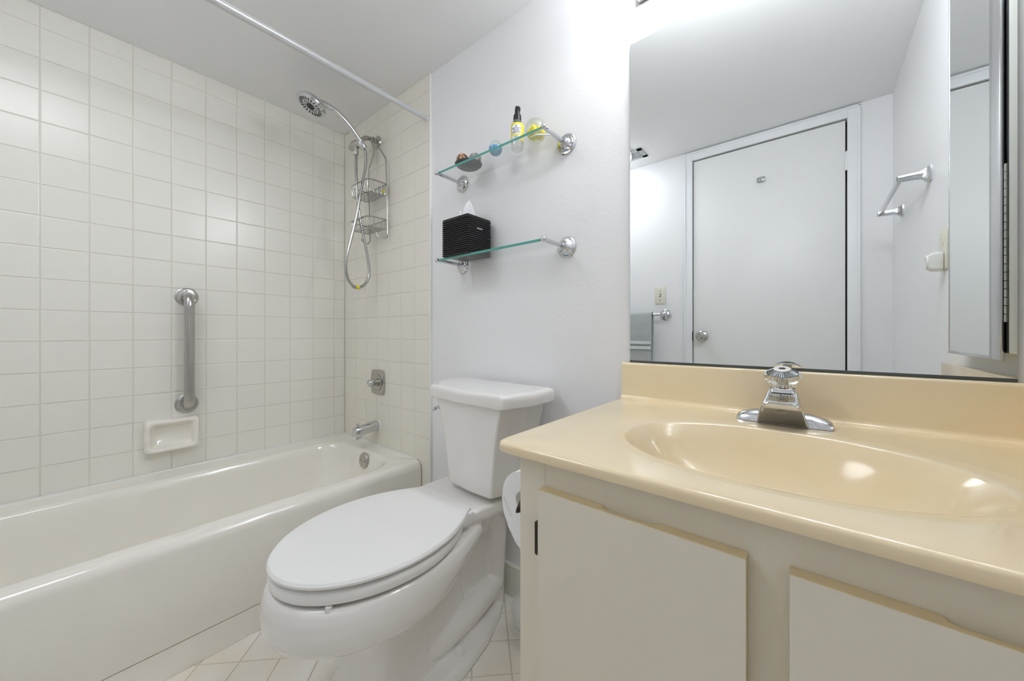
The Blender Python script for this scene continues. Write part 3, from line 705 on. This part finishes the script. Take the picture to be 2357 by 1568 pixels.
def wrap(bm_, r):
    for v in bm_.verts:
        a = va + v.co.x / r; v.co = Vector((bxy[0] + (r + v.co.z) * math.cos(a), bxy[1] + (r + v.co.z) * math.sin(a), SZ + v.co.y))
def patch(u0, u1, y0, y1, thick, arch=0.0):
    b2 = B(); n = 16; rows = []
    for i in range(n + 1):
        u = u0 + (u1 - u0) * i / n; ex = arch * math.sin(PI * i / n)
        rows.append([(u, y0, 0), (u, y1 + ex, 0), (u, y1 + ex, thick), (u, y0, thick)])
    loft(b2, rows); return b2
b2 = patch(-0.045, 0.045, 0.026, 0.083, 0.0003); wrap(b2, 0.0206); lab = link_mesh('label', b2, 'yellow', t); lab['label'] = 'yellow wrap-around label'
b2 = patch(-0.020, 0.013, 0.046, 0.074, 0.0003, 0.003); wrap(b2, 0.0209); link_mesh('label_panel', b2, 'label_white', lab)
b2 = patch(-0.020, 0.013, 0.029, 0.041, 0.0003); wrap(b2, 0.0209); link_mesh('label_panel', b2, 'label_white', lab)
def text_bm(s_, size, x, y, bold=0.0):
    cu = bpy.data.curves.new('txt', 'FONT'); cu.body = s_; cu.size = size; cu.align_x = 'CENTER'; cu.extrude = 0.00012; cu.offset = bold
    ob = bpy.data.objects.new('txt', cu); COL.objects.link(ob)
    dg = bpy.context.evaluated_depsgraph_get(); me = bpy.data.meshes.new_from_object(ob.evaluated_get(dg))
    b_ = bmesh.new(); b_.from_mesh(me)
    for v in b_.verts: v.co.x += x; v.co.y += y
    bpy.data.objects.remove(ob); bpy.data.curves.remove(cu); bpy.data.meshes.remove(me)
    return b_
b2 = B()
for s_, sz, y in (('JR', 0.0075, 0.069), ('WATKINS', 0.0078, 0.0615), ('ROOM', 0.0062, 0.0555), ('FRESHENER', 0.0058, 0.0495), ('LEMON', 0.0040, 0.036), ('4 FL OZ', 0.0032, 0.031)):
    join(b2, text_bm(s_, sz, -0.0035, y, 0.00006))
wrap(b2, 0.02135); link_mesh('lettering', b2, 'ink', lab, 0)
# yellow glass flower ball
vx, vy = -0.675, 0.935
t = thing('glass_ornament', (vx, vy, SZ), 'large clear glass ball ornament with a yellow flower inside beside the spray bottle', 'ornament')
bm = B(); lathe(bm, [(0, 0), (0.014, 0.0), (0.026, 0.009), (0.0335, 0.024), (0.0355, 0.038), (0.033, 0.053), (0.025, 0.066), (0.012, 0.0735), (0, 0.075)], (vx, vy, SZ), (0, 0, 1), 36); link_mesh('glass_shell', bm, 'glass_ball', t)
bm = B()
for k in range(14):
    a = 2 * PI * k / 14; r0 = 0.016 + 0.004 * (k % 2)
    sphere(bm, (vx + r0 * math.cos(a), vy + r0 * math.sin(a), SZ + 0.026 + 0.004 * (k % 3)), 0.0105, 12, 8, sc_=(1, 1, 1.2))
sphere(bm, (vx, vy, SZ + 0.028), 0.018, 16, 10, sc_=(1, 1, 0.9)); link_mesh('yellow_flower', bm, 'petals', t)
bm = B()
for dx in (-0.0, 0.012):
    pts = [(vx + 0.003 + dx, vy - 0.034, SZ + 0.002), (vx + 0.028 + dx * 0.5, vy - 0.030, SZ + 0.002), (vx + 0.062 + dx * 0.2, vy - 0.004 + dx, SZ + 0.002)]
    tube(bm, spline(pts, 5), [0.001 + 0.0025 * math.sin(PI * i / 10) for i in range(11)], 8, flat=0.5)
tag(link_mesh('plastic_scrap', bm, 'paper'), 'thin white crumpled scrap lying at the right end of the upper glass shelf', 'scrap')
# tissue box
x0, x1, y0, y1, z0, z1 = -1.045, -0.910, 0.862, 0.979, 0.2773, 0.4130
t = thing('tissue_box', ((x0 + x1) / 2, (y0 + y1) / 2, z0), 'black ribbed square tissue box cover on the lower glass shelf', 'tissue box')
bm = B(); rings = []; nr = 17; hgt = (z1 - z0 - 0.006) / nr
for k in range(nr):
    za = z0 + k * hgt
    for g, dz in ((0.0035, 0.0), (0.0, hgt * 0.35), (0.0005, hgt * 0.85)):
        rings.append([(x, y, za + dz) for x, y in ((x0 + g, y0 + g), (x1 - g, y0 + g), (x1 - g, y1 - g), (x0 + g, y1 - g))])
rings.append([(x, y, z1 - 0.006) for x, y in ((x0 + 0.002, y0 + 0.002), (x1 - 0.002, y0 + 0.002), (x1 - 0.002, y1 - 0.002), (x0 + 0.002, y1 - 0.002))])
rings.append([(x, y, z1) for x, y in ((x0 + 0.002, y0 + 0.002), (x1 - 0.002, y0 + 0.002), (x1 - 0.002, y1 - 0.002), (x0 + 0.002, y1 - 0.002))])
loft(bm, rings); link_mesh('box_cover', bm, 'black_matte', t, 20)
bm = B(); box(bm, x1 - 0.001, x1 + 0.0012, 0.906, 0.934, 0.368, 0.3735, 0.0005); link_mesh('name_plate', bm, 'nickel', t)['label'] = 'small dull metal plate'
bm = B(); cxb, cyb = (x0 + x1) / 2 - 0.0, (y0 + y1) / 2; rings = []
for k in range(9):
    u = k / 8; pts = []
    for i in range(20):
        a = 2 * PI * i / 20; r = (0.022 * (1 - u) ** 0.6 + 0.001) * (1 + 0.35 * math.sin(3 * a + u * 2) + 0.15 * math.sin(5 * a))
        pts.append((cxb + 0.012 * u + 1.25 * r * math.cos(a), cyb + 0.5 * r * math.sin(a) , z1 - 0.004 + u * 0.075))
    rings.append(pts)
loft(bm, rings)
rings = []
for k in range(6):
    u = k / 5; rings.append([(cxb - 0.018 - 0.008 * u + (0.012 * (1 - u * 0.8)) * math.cos(2 * PI * i / 10), cyb - 0.006 + 0.005 * math.sin(2 * PI * i / 10), z1 - 0.004 + u * 0.043) for i in range(10)])
loft(bm, rings)
link_mesh('tissue', bm, 'tissue', t, 50)['label'] = 'white tissue sticking up'

# ================================================================ VANITY
CT = -0.180; YV = 0.4495
van = thing('vanity_cabinet', (-0.04, 0.73, FZ), 'cream painted vanity cabinet with two plain overlay doors', 'cabinet')
bm = B(); fy = 0.470
box(bm, -0.371, -0.3215, fy, fy + 0.018, -0.855, -0.1975, 0.0004, 1)
box(bm, -0.3212, XR - 0.001, fy, fy + 0.018, -0.265, -0.1975, 0.0004, 1)
box(bm, -0.075, 0.004, fy + 0.0001, fy + 0.018, -0.83, -0.262)
box(bm, -0.3212, XR - 0.001, fy, fy + 0.018, -0.855, -0.80)
box(bm, 0.25, XR - 0.001, fy, fy + 0.018, -0.80, -0.265)
box(bm, -0.371, -0.3535, fy + 0.018, 0.986, FZ + 0.001, -0.1975)
box(bm, -0.3535, XR - 0.001, 0.53, 0.545, FZ + 0.001, -0.855)
box(bm, -0.3535, XR - 0.001, 0.49, 0.98, -0.872, -0.855)
link_mesh('cabinet_frame', bm, 'cabinet', van, 20)
def cab_door(xa, xb, notch):
    bm = B(); n = 60; rows = []
    zt, zb_ = -0.2388, -0.825; ya, yb_ = 0.452, 0.4695
    for i in range(n + 1):
        x = xa + (xb - xa) * i / n
        d = 0.0
        a, b = notch
        if a < x < b:
            e = min(x - a, b - x); d = 0.0058 * min(1, e / 0.010) ** 0.8
        rows.append([(x, ya, zb_), (x, ya, zt - 0.0006), (x, ya + 0.0006, zt), (x, yb_ - 0.009, zt - d * 0.15), (x, yb_, zt - d), (x, yb_, zb_)])
    loft(bm, rows); bmesh.ops.recalc_face_normals(bm, faces=bm.faces)
    for f in bm.faces:
        f.normal_update(); f.material_index = 0 if abs(f.normal.y) > 0.75 else 1
    return bm
d1 = link_mesh('door', cab_door(-0.3227, -0.0537, (-0.224, -0.1475)), ['cabinet', 'door_edge'], van, 10)
d2 = link_mesh('door', cab_door(-0.0170, 0.2520, (0.085, 0.162)), ['cabinet', 'door_edge'], van, 10)
for d_o, hx in ((d1, -0.3285), (d2, 0.2575)):
    for hz in (-0.318, -0.74):
        bm = B(); box(bm, hx - 0.004, hx + 0.0045, 0.456, 0.4705, hz - 0.0255, hz + 0.0255, 0.002)
        link_mesh('hinge', bm, 'bronze', d_o)['label'] = 'dark bronze hinge'
# worktop with moulded basin
top = thing('countertop', (-0.05, 0.72, CT), 'glossy tan cultured marble worktop with a moulded oval basin', 'countertop')
bm = B(); N = 144
ecx, ecy, ea, eb = -0.047, 0.680, 0.222, 0.158
def el(s_, z):
    out = []
    for k in range(N):
        a = 2 * PI * k / N; c, s2 = math.cos(a), math.sin(a)
        p = 2.0 / 2.06
        out.append((ecx + ea * s_ * math.copysign(abs(c) ** p, c), ecy + eb * s_ * math.copysign(abs(s2) ** p, s2), z))
    return out
xL, xRt, yFr, yBk = -0.4125, XR - 0.001, YV, 0.9795
def rect_ring(ins, z, r=0.022):
    X0, X1, Y0, Y1 = xL + ins, xRt, yFr + ins, yBk
    out = []
    for k in range(N):
        a = 2 * PI * k / N; dx, dy = math.cos(a) * ea, math.sin(a) * eb
        # ray from the basin centre to the rectangle
        ts = []
        if dx > 1e-9: ts.append((X1 - ecx) / dx)
        if dx < -1e-9: ts.append((X0 - ecx) / dx)
        if dy > 1e-9: ts.append((Y1 - ecy) / dy)
        if dy < -1e-9: ts.append((Y0 - ecy) / dy)
        t_ = min(ts); x, y = ecx + dx * t_, ecy + dy * t_
        # front-left corner is rounded
        cxr, cyr = X0 + r, Y0 + r
        if x < cxr and y < cyr:
            v = Vector((x - cxr, y - cyr)); v = v.normalized() * r; x, y = cxr + v.x, cyr + v.y
        out.append((x, y, z))
    return out
D = 0.125
rings = []
for s_, dz in ((0.03, -D), (0.15, -D + 0.001), (0.32, -D + 0.006), (0.50, -D + 0.018), (0.65, -D + 0.036), (0.78, -D + 0.062), (0.88, -D + 0.090), (0.945, -D + 0.110), (0.975, -0.0095), (0.99, -0.0055), (1.005, -0.003), (1.025, -0.0018), (1.06, -0.0013), (1.10, -0.0008), (1.14, -0.0001), (1.165, 0)):
    rings.append(el(s_, CT + dz))
for ins, z in ((0.0075, CT), (0.0045, CT - 0.0006), (0.002, CT - 0.0022), (0.0006, CT - 0.0045), (0, CT - 0.0075), (0, CT - 0.0135), (0.001, CT - 0.016), (0.0035, CT - 0.0172), (0.02, CT - 0.0172)):
    rings.append(rect_ring(ins, z))
loft(bm, rings, True, False)
link_mesh('basin_slab', bm, 'marble', top, 40)
bm = B()   # backsplash with a coved foot
prof = [(yBk - 0.012, CT + 0.0002), (yBk - 0.006, CT + 0.0012), (yBk - 0.002, CT + 0.004), (yBk, CT + 0.010), (yBk + 0.001, -0.088), (yBk + 0.002, -0.0845), (yBk + 0.005, -0.082), (0.9985, -0.082), (0.9985, CT - 0.017), (yBk - 0.012, CT - 0.012)]
loft(bm, [[(xL + 0.001 + (0.003 if 0 else 0), y, z) for y, z in prof], [(xRt, y, z) for y, z in prof]])
link_mesh('backsplash', bm, 'marble', top, 40)
bm = B(); box(bm, 0.274, XR - 0.0005, 0.462, 0.9785, CT + 0.0002, -0.080, 0.003, 3)
tag(link_mesh('side_splash', bm, 'marble'), 'tan upright side splash against the right wall', 'splash guard')
bm = B(); lathe(bm, [(0, 0), (0.021, 0), (0.021, 0.002), (0.016, 0.003), (0.014, 0.001), (0, 0.001)], (ecx, ecy, CT - D + 0.0004), (0, 0, 1), 28); link_mesh('drain', bm, 'chrome', top)

# faucet
t = thing('faucet', (-0.045, 0.905, CT), 'chrome single handle basin faucet with a clear acrylic knob', 'faucet')
fx = -0.0455
bm = B()
def sec(w, y0_, y1_, z, r=0.006):
    return [(x, y, z) for x, y in rrect(fx - w / 2, fx + w / 2, y0_, y1_, r, 5)]
# base wings
rings = []
for x, hw_, hh in ((-0.078, 0.010, 0.0035), (-0.075, 0.019, 0.010), (-0.066, 0.022, 0.015), (-0.045, 0.023, 0.021), (0.0, 0.023, 0.024), (0.045, 0.023, 0.021), (0.066, 0.022, 0.015), (0.075, 0.019, 0.010), (0.078, 0.010, 0.0035)):
    pts = [(fx + x, 0.905 - hw_, CT + 0.0008)]
    for k in range(0, 9):
        a = PI * k / 8; pts.append((fx + x, 0.905 - hw_ * math.cos(a) * 0.97, CT + 0.003 + hh * math.sin(a) ** 0.8))
    pts.append((fx + x, 0.905 + hw_, CT + 0.0008)); rings.append(pts)
loft(bm, rings); link_mesh('base_plate', bm, 'chrome', t, 40)
bm = B()
# hooded spout reaching forward over the basin; open underneath
def arch_sec(y, wb, wt, zb2, zt):
    pts = []
    q = roundpoly([(-wb / 2, zb2), (-wt / 2, zt), (wt / 2, zt), (wb / 2, zb2)], [0.0005, 0.011, 0.011, 0.0005], 6)
    return [(fx + a, y, b) for a, b in q]
rings = [arch_sec(0.930, 0.050, 0.034, CT + 0.001, CT + 0.068), arch_sec(0.915, 0.060, 0.042, CT + 0.001, CT + 0.072), arch_sec(0.897, 0.070, 0.048, CT + 0.001, CT + 0.068), arch_sec(0.882, 0.078, 0.052, CT + 0.001, CT + 0.0615), arch_sec(0.862, 0.072, 0.053, CT + 0.022, CT + 0.0555), arch_sec(0.846, 0.066, 0.053, CT + 0.036, CT + 0.0505), arch_sec(0.842, 0.062, 0.050, CT + 0.041, CT + 0.048)]
for pth in ([(fx - 0.0388, 0.8805, CT + 0.003), (fx - 0.0345, 0.862, CT + 0.023), (fx - 0.0300, 0.8455, CT + 0.0385), (fx - 0.020, 0.8420, CT + 0.0470), (fx, 0.8415, CT + 0.0480), (fx + 0.020, 0.8420, CT + 0.0470), (fx + 0.0300, 0.8455, CT + 0.0385), (fx + 0.0345, 0.862, CT + 0.023), (fx + 0.0388, 0.8805, CT + 0.003)],):
    tube(bm, spline(pth, 5), 0.0019, 8)
loft(bm, rings); sp = link_mesh('spout', bm, 'chrome', t, 40)
bm = B(); lathe(bm, [(0, 0), (0.0095, 0), (0.0105, 0.003), (0.0105, 0.008), (0.008, 0.009), (0, 0.0085)], (fx, 0.858, CT + 0.036), (0, -0.25, -1), 20); link_mesh('aerator', bm, 'acrylic', sp)
bm = B(); loft(bm, [sec(0.044, 0.884, 0.932, CT + 0.050), sec(0.041, 0.885, 0.930, CT + 0.064), sec(0.038, 0.888, 0.926, CT + 0.0695), sec(0.032, 0.893, 0.921, CT + 0.071)]); link_mesh('neck', bm, 'chrome', t, 40)
ko = Vector((fx, 0.912, CT + 0.062)); kd = Vector((0.0, -0.30, 1)).normalized()
bm = B(); seg = 56; d_, u_, v_ = frame_of(kd); rings = []
for r, h, fl in ((0.004, 0.006, 0), (0.017, 0.006, 0), (0.0205, 0.009, 0.05), (0.0225, 0.016, 0.06), (0.0255, 0.024, 0.05), (0.0295, 0.029, 0.0), (0.0315, 0.033, 0.0), (0.0315, 0.036, 0.0), (0.029, 0.0385, 0.0), (0.0255, 0.040, 0.0), (0.004, 0.040, 0)):
    rings.append([ko + d_ * h + (u_ * math.cos(2 * PI * i / seg) + v_ * math.sin(2 * PI * i / seg)) * r * (1 - (fl if i % 2 else 0)) for i in range(seg)])
loft(bm, rings); kb = link_mesh('knob', bm, 'acrylic', t, 25)
bm = B(); rings = []
for r, h, fl in ((0.0262, 0.0402, 0.0), (0.0262, 0.0412, 0.05), (0.0150, 0.0475, 0.06), (0.0140, 0.0476, 0), (0.0, 0.0476, 0)):
    rings.append([ko + d_ * h + (u_ * math.cos(2 * PI * i / 88) + v_ * math.sin(2 * PI * i / 88)) * max(r, 1e-4) * (1 - (fl if i % 2 else 0)) for i in range(88)])
loft(bm, rings); link_mesh('knob_cap', bm, 'ribbed', kb, 8)
bm = B(); lathe(bm, [(0, 0.0476), (0.0145, 0.0476), (0.0145, 0.0492), (0.0130, 0.0502), (0.0062, 0.0502), (0.0058, 0.049), (0, 0.049)], ko, kd, 36); link_mesh('knob_button', bm, 'offwhite', kb)
bm = B(); lathe(bm, [(0, 0.0488), (0.0056, 0.0488), (0.0056, 0.0495), (0, 0.0495)], ko, kd, 16); link_mesh('knob_screw', bm, 'black', kb)
bm = B(); lathe(bm, [(0, 0), (0.007, 0), (0.007, 0.038), (0.0115, 0.0395), (0, 0.0395)], ko + kd * 0.002, kd, 20); link_mesh('stem', bm, 'aged', t)

# wall mirror
t = thing('wall_mirror', (-0.066, 0.996, -0.0795), 'large frameless wall mirror above the basin', 'mirror')
bm = B(); box(bm, -0.3925, 0.2615, 0.9935, 0.9990, -0.0775, 0.807)
bmesh.ops.recalc_face_normals(bm, faces=bm.faces)
for f in bm.faces: f.normal_update(); f.material_index = 0 if f.normal.y < -0.5 else 1
link_mesh('mirror_glass', bm, ['mirror', 'dark_edge'], t, 0)
bm = B(); box(bm, -0.3925, 0.2615, 0.9915, 0.9995, -0.0815, -0.0755); link_mesh('bottom_channel', bm, 'dark_edge', t)['label'] = 'dark metal channel along the bottom edge'

# medicine cabinet on the right wall
t = thing('medicine_cabinet', (0.28, 0.78, -0.045), 'mirrored medicine cabinet with chrome frame on the right wall, seen in the mirror', 'cabinet')
bm = B(); box(bm, 0.276, XR, 0.600, 0.950, -0.036, 0.90, 0.001); box(bm, 0.2685, XR, 0.932, 0.971, -0.036, 0.90, 0.001); link_mesh('cabinet_body', bm, 'tan_alu', t)
dr_bm = B(); box(dr_bm, 0.2655, 0.2695, 0.587, 0.859, -0.044, 0.905)
bmesh.ops.recalc_face_normals(dr_bm, faces=dr_bm.faces)
for f in dr_bm.faces: f.normal_update(); f.material_index = 0 if f.normal.x < -0.5 else 1
dr = link_mesh('mirror_door', dr_bm, ['mirror', 'dark_edge'], t, 0)
bm = B(); box(bm, 0.2635, 0.2690, 0.859, 0.912, -0.050, 0.910, 0.0015); box(bm, 0.2640, 0.2700, 0.583, 0.86, -0.050, -0.043, 0.001); box(bm, 0.2645, 0.2700, 0.583, 0.587, -0.050, 0.910, 0.001)
link_mesh('door_frame', bm, 'alu', dr)
bm = B(); box(bm, 0.2705, 0.2765, 0.60, 0.9325, -0.036, 0.90); pg = link_mesh('hinge_gap_shade', bm, 'black', t)  # black filler standing in for the shade of the hinge gap
for a, b in ((0.02, 0.30), (0.62, 0.88)):
    bm = B(); z = a
    while z < b:
        lathe(bm, [(0, 0), (0.0032, 0), (0.0032, 0.0135), (0, 0.0135)], (0.2690, 0.9225, z), (0, 0, 1), 10); z += 0.0150
    link_mesh('piano_hinge', bm, 'offwhite', pg)

# ================================================================ RIGHT WALL AND FRONT WALL FITTINGS (seen in the mirror)
t = thing('towel_bar', (XR, -0.006, 0.50), 'square chrome towel bar without a towel on the right wall', 'towel bar')
for y in (0.226, -0.238):
    bm = B(); rings = []
    for x, hy, hz in ((XR, 0.017, 0.024), (XR - 0.004, 0.017, 0.024), (XR - 0.009, 0.014, 0.021), (XR - 0.018, 0.010, 0.0135), (XR - 0.028, 0.0085, 0.0105), (XR - 0.075, 0.0085, 0.0095), (XR - 0.077, 0.007, 0.008)):
        rings.append([(x, a, b) for a, b in rrect(y - hy, y + hy, 0.515 - hz, 0.515 + hz, 0.002, 3)])
    loft(bm, rings); link_mesh('post', bm, 'chrome', t, 30)
bm = B(); box(bm, XR - 0.073, XR - 0.063, -0.232, 0.220, 0.506, 0.524, 0.0015); link_mesh('bar', bm, 'chrome', t)
t = thing('wall_outlet', (XR, 0.388, 0.18), 'ivory wall outlet plate beside the medicine cabinet', 'outlet')
bm = B(); box(bm, XR - 0.005, XR + 0.0005, 0.352, 0.424, 0.182, 0.300, 0.003, 3); pl_ = link_mesh('cover_plate', bm, 'ivory', t)
for z in (0.265, 0.215):
    bm = B(); lathe(bm, [(0, 0), (0.0165, 0), (0.0165, 0.001), (0, 0.0012)], (XR - 0.005, 0.388, z), (-1, 0, 0), 24)
    link_mesh('socket', bm, 'ivory', pl_)
bm = B(); rings = []
for x, w_, h_ in ((XR - 0.0063, 0.020, 0.026), (XR - 0.013, 0.021, 0.027), (XR - 0.026, 0.018, 0.026), (XR - 0.034, 0.012, 0.020)):
    rings.append([(x, a, b) for a, b in rrect(0.388 - w_, 0.388 + w_, 0.207 - h_, 0.207 + h_, 0.008, 5)])
loft(bm, rings); tube(bm, [(XR - 0.034, 0.388 + 0.010 * math.cos(a), 0.207 + 0.017 * math.sin(a)) for a in [2 * PI * k / 24 for k in range(24)]], 0.004, 8, closed=True)
tag(link_mesh('plug_adapter', bm, 'offwhite'), 'white rounded plug-in device in the outlet on the right wall', 'plug')
t = thing('light_switch', (-0.772, YF, 0.19), 'ivory light switch plate left of the door above the hanging towel', 'switch')
bm = B(); box(bm, -0.807, -0.738, YF - 0.0005, YF + 0.005, 0.192, 0.304, 0.003, 3); sw = link_mesh('cover_plate', bm, 'ivory', t)
bm = B(); box(bm, -0.7755, -0.7695, YF + 0.004, YF + 0.014, 0.243, 0.258, 0.0015); link_mesh('toggle', bm, 'ivory', t)
bm = B()
for z in (0.278, 0.218): lathe(bm, [(0, 0), (0.003, 0), (0.0025, 0.0015), (0, 0.0015)], (-0.7725, YF + 0.005, z), (0, 1, 0), 10)
box(bm, -0.778, -0.767, YF + 0.0046, YF + 0.0054, 0.240, 0.262)
link_mesh('screw', bm, 'bronze', sw)
# towel rail and towel
t = thing('towel_rail', (-1.0, YF, 0.09), 'round chrome towel rail left of the door carrying a grey towel', 'towel bar')
for x in (-0.738, -1.24):
    bm = B(); lathe(bm, [(0, 0), (0.034, 0), (0.034, 0.004), (0.028, 0.008), (0.026, 0.011), (0.016, 0.015), (0.010, 0.022), (0.010, 0.055), (0.016, 0.060), (0.0175, 0.070), (0.014, 0.080), (0.006, 0.084), (0, 0.084)], (x, YF, 0.120), (0, 1, 0), 36); link_mesh('post', bm, 'chrome', t)
bm = B(); lathe(bm, [(0, 0), (0.0075, 0), (0.0075, 0.49), (0, 0.49)], (-1.234, YF + 0.070, 0.120), (1, 0, 0), 20); link_mesh('bar', bm, 'chrome', t)
bm = B(); yt, zt_ = YF + 0.070, 0.120
prof = []
for k in range(13): prof.append((yt + 0.022 - 0.006 * k / 12 + 0.004 * math.sin(k * 0.8), -0.34 + (0.46) * k / 12))
arc = [(yt + 0.016 * math.cos(a), zt_ + 0.014 * math.sin(a)) for a in [PI * k / 8 for k in range(1, 8)]]
back = [(yt - 0.018 + 0.002 * math.sin(k), 0.12 - 0.44 * k / 12) for k in range(13)]
line = prof + arc + back
th = 0.0045
def off(line, d):
    out = []
    for i in range(len(line)):
        a = Vector(line[max(i - 1, 0)]); b = Vector(line[min(i + 1, len(line) - 1)]); tt = (b - a).normalized(); out.append((line[i][0] + tt.y * d, line[i][1] - tt.x * d))
    return out
secl = off(line, th) + off(line, -th)[::-1]
rings = []
for i in range(15):
    x = -1.09 + (-0.800 + 1.09) * i / 14
    sh = 0.003 * math.sin(i * 1.3)
    rings.append([(x + (0.010 if b < 0.0 else 0) * (0.12 - b) * -1.6 * (1 if i > 10 else 0), a + sh * (1 if b < 0.1 else 0.2), b) for a, b in secl])
loft(bm, rings); tw = link_mesh('towel_cloth', bm, 'towel', None, 60)
tag(tw, 'grey terry towel hanging over the round towel rail', 'towel'); tw.name = 'towel'
for za, zb3 in ((-0.072, -0.052), (-0.105, -0.085)):
    bm = B(); rings = []
    for i in range(15):
        x = -1.09 + (-0.803 + 1.09) * i / 14; sh = 0.003 * math.sin(i * 1.3)
        yy = yt + 0.0225 + sh + th
        rings.append([(x, yy - 0.004, za), (x, yy + 0.0022, za), (x, yy + 0.0022, zb3), (x, yy - 0.004, zb3)])
    loft(bm, rings)
    for v in bm.verts: v.co -= (tw.location - Vector((0, 0, H)))
    me = bpy.data.meshes.new('woven_band'); bm.to_mesh(me); bm.free(); me.materials.append(M['towel_band'])
    ob = bpy.data.objects.new('woven_band', me); COL.objects.link(ob); ob.parent = tw
# ceiling vent
t = thing('air_vent', (-0.93, -0.285, CZ - 0.008), 'grey metal air vent on the ceiling near the door', 'air vent')
bm = B()
vx0, vx1, vy0, vy1 = -1.06, -0.806, -0.352, -0.222
for a, b, c, d in ((vx0, vx1, vy0, vy0 + 0.028), (vx0, vx1, vy1 - 0.028, vy1), (vx0, vx0 + 0.03, vy0, vy1), (vx1 - 0.03, vx1, vy0, vy1)): box(bm, a, b, c, d, CZ - 0.005, CZ - 0.0003, 0.0008, 1)
fr = link_mesh('vent_frame', bm, 'vent', t)
bm = B(); box(bm, vx0 + 0.028, vx1 - 0.028, vy0 + 0.026, vy1 - 0.026, CZ - 0.0018, CZ - 0.0003); link_mesh('vent_backing', bm, 'dark_gap', t)
for k in range(4):
    y = vy0 + 0.036 + k * 0.0185
    bm = B(); box(bm, vx0 + 0.030, vx1 - 0.032, y, y + 0.0135, CZ - 0.0045, CZ - 0.0022, 0.0005, 1); link_mesh('slat', bm, 'vent', t)

# ================================================================ PAPER HOLDER, BAG
rc = (-0.422, 0.545, -0.318)
t = thing('toilet_paper_roll', (rc[0], 0.60, rc[2] - 0.055), 'white toilet paper roll on the side of the vanity cabinet', 'toilet paper')
bm = B(); lathe(bm, [(0.017, 0), (0.053, 0), (0.0535, 0.001), (0.0535, 0.103), (0.053, 0.104), (0.017, 0.104), (0.017, 0)], rc, (0, 1, 0), 56)
link_mesh('roll', bm, 'paper', t, 40)
bm = B(); rings = []
for y in (rc[1] - 0.002, rc[1] + 0.104):
    rings.append([(rc[0] - 0.0535, y, rc[2] - 0.005), (rc[0] - 0.0490, y, rc[2] - 0.035), (rc[0] - 0.036, y, rc[2] - 0.062), (rc[0] - 0.018, y, rc[2] - 0.085), (rc[0] + 0.004, y, rc[2] - 0.100), (rc[0] + 0.005, y, rc[2] - 0.098), (rc[0] + 0.02, y, rc[2] - 0.048), (rc[0] - 0.03, y, rc[2] - 0.040), (rc[0] - 0.05, y, rc[2] - 0.005)])
loft(bm, rings); link_mesh('loose_sheet', bm, 'paper', t, 40)
t2 = thing('paper_holder', (-0.372, 0.60, rc[2] - 0.02), 'dark bronze toilet paper holder on the side of the vanity cabinet', 'paper holder')
bm = B(); lathe(bm, [(0, 0), (0.0158, 0), (0.0158, 0.112), (0, 0.112)], (rc[0], rc[1] - 0.004, rc[2] + 0.0011), (0, 1, 0), 24); link_mesh('roller', bm, 'aged', t2)
bm = B()
for y in (rc[1] - 0.008, rc[1] + 0.110): tube(bm, [(rc[0], y, rc[2]), (rc[0] + 0.02, y, rc[2]), (-0.3725, y, rc[2])], [0.0215, 0.012, 0.010], 16, flat=0.3)
box(bm, -0.3765, -0.3712, rc[1] - 0.015, rc[1] + 0.118, rc[2] - 0.015, rc[2] + 0.015, 0.001)
link_mesh('bracket', bm, 'bronze', t2)
# crumpled clear bag on the floor
bm = B(); random.seed(11)
t_ = bmesh.new(); bmesh.ops.create_icosphere(t_, subdivisions=4, radius=1.0)
from mathutils import noise
for v in t_.verts:
    c = v.co.copy(); n1 = noise.noise(c * 2.2 + Vector((3, 1, 7))); n2 = noise.noise(c * 6.0 + Vector((9, 4, 2)))
    k = 1 + 0.45 * n1 + 0.28 * abs(n2)
    zz = c.z * k
    taper = 1.0 - 0.42 * max(0, zz)
    v.co = Vector((-0.662 + 0.052 * c.x * k * taper, 0.885 + 0.050 * c.y * k * taper, FZ + 0.081 + 0.078 * zz))
lo = min(v.co.z for v in t_.verts)
for v in t_.verts: v.co.z += FZ + 0.0006 - lo
join(bm, t_)
tag(link_mesh('plastic_bag', bm, 'plastic_bag', None, 12), 'crumpled clear plastic bag on the floor between toilet and vanity', 'plastic bag')
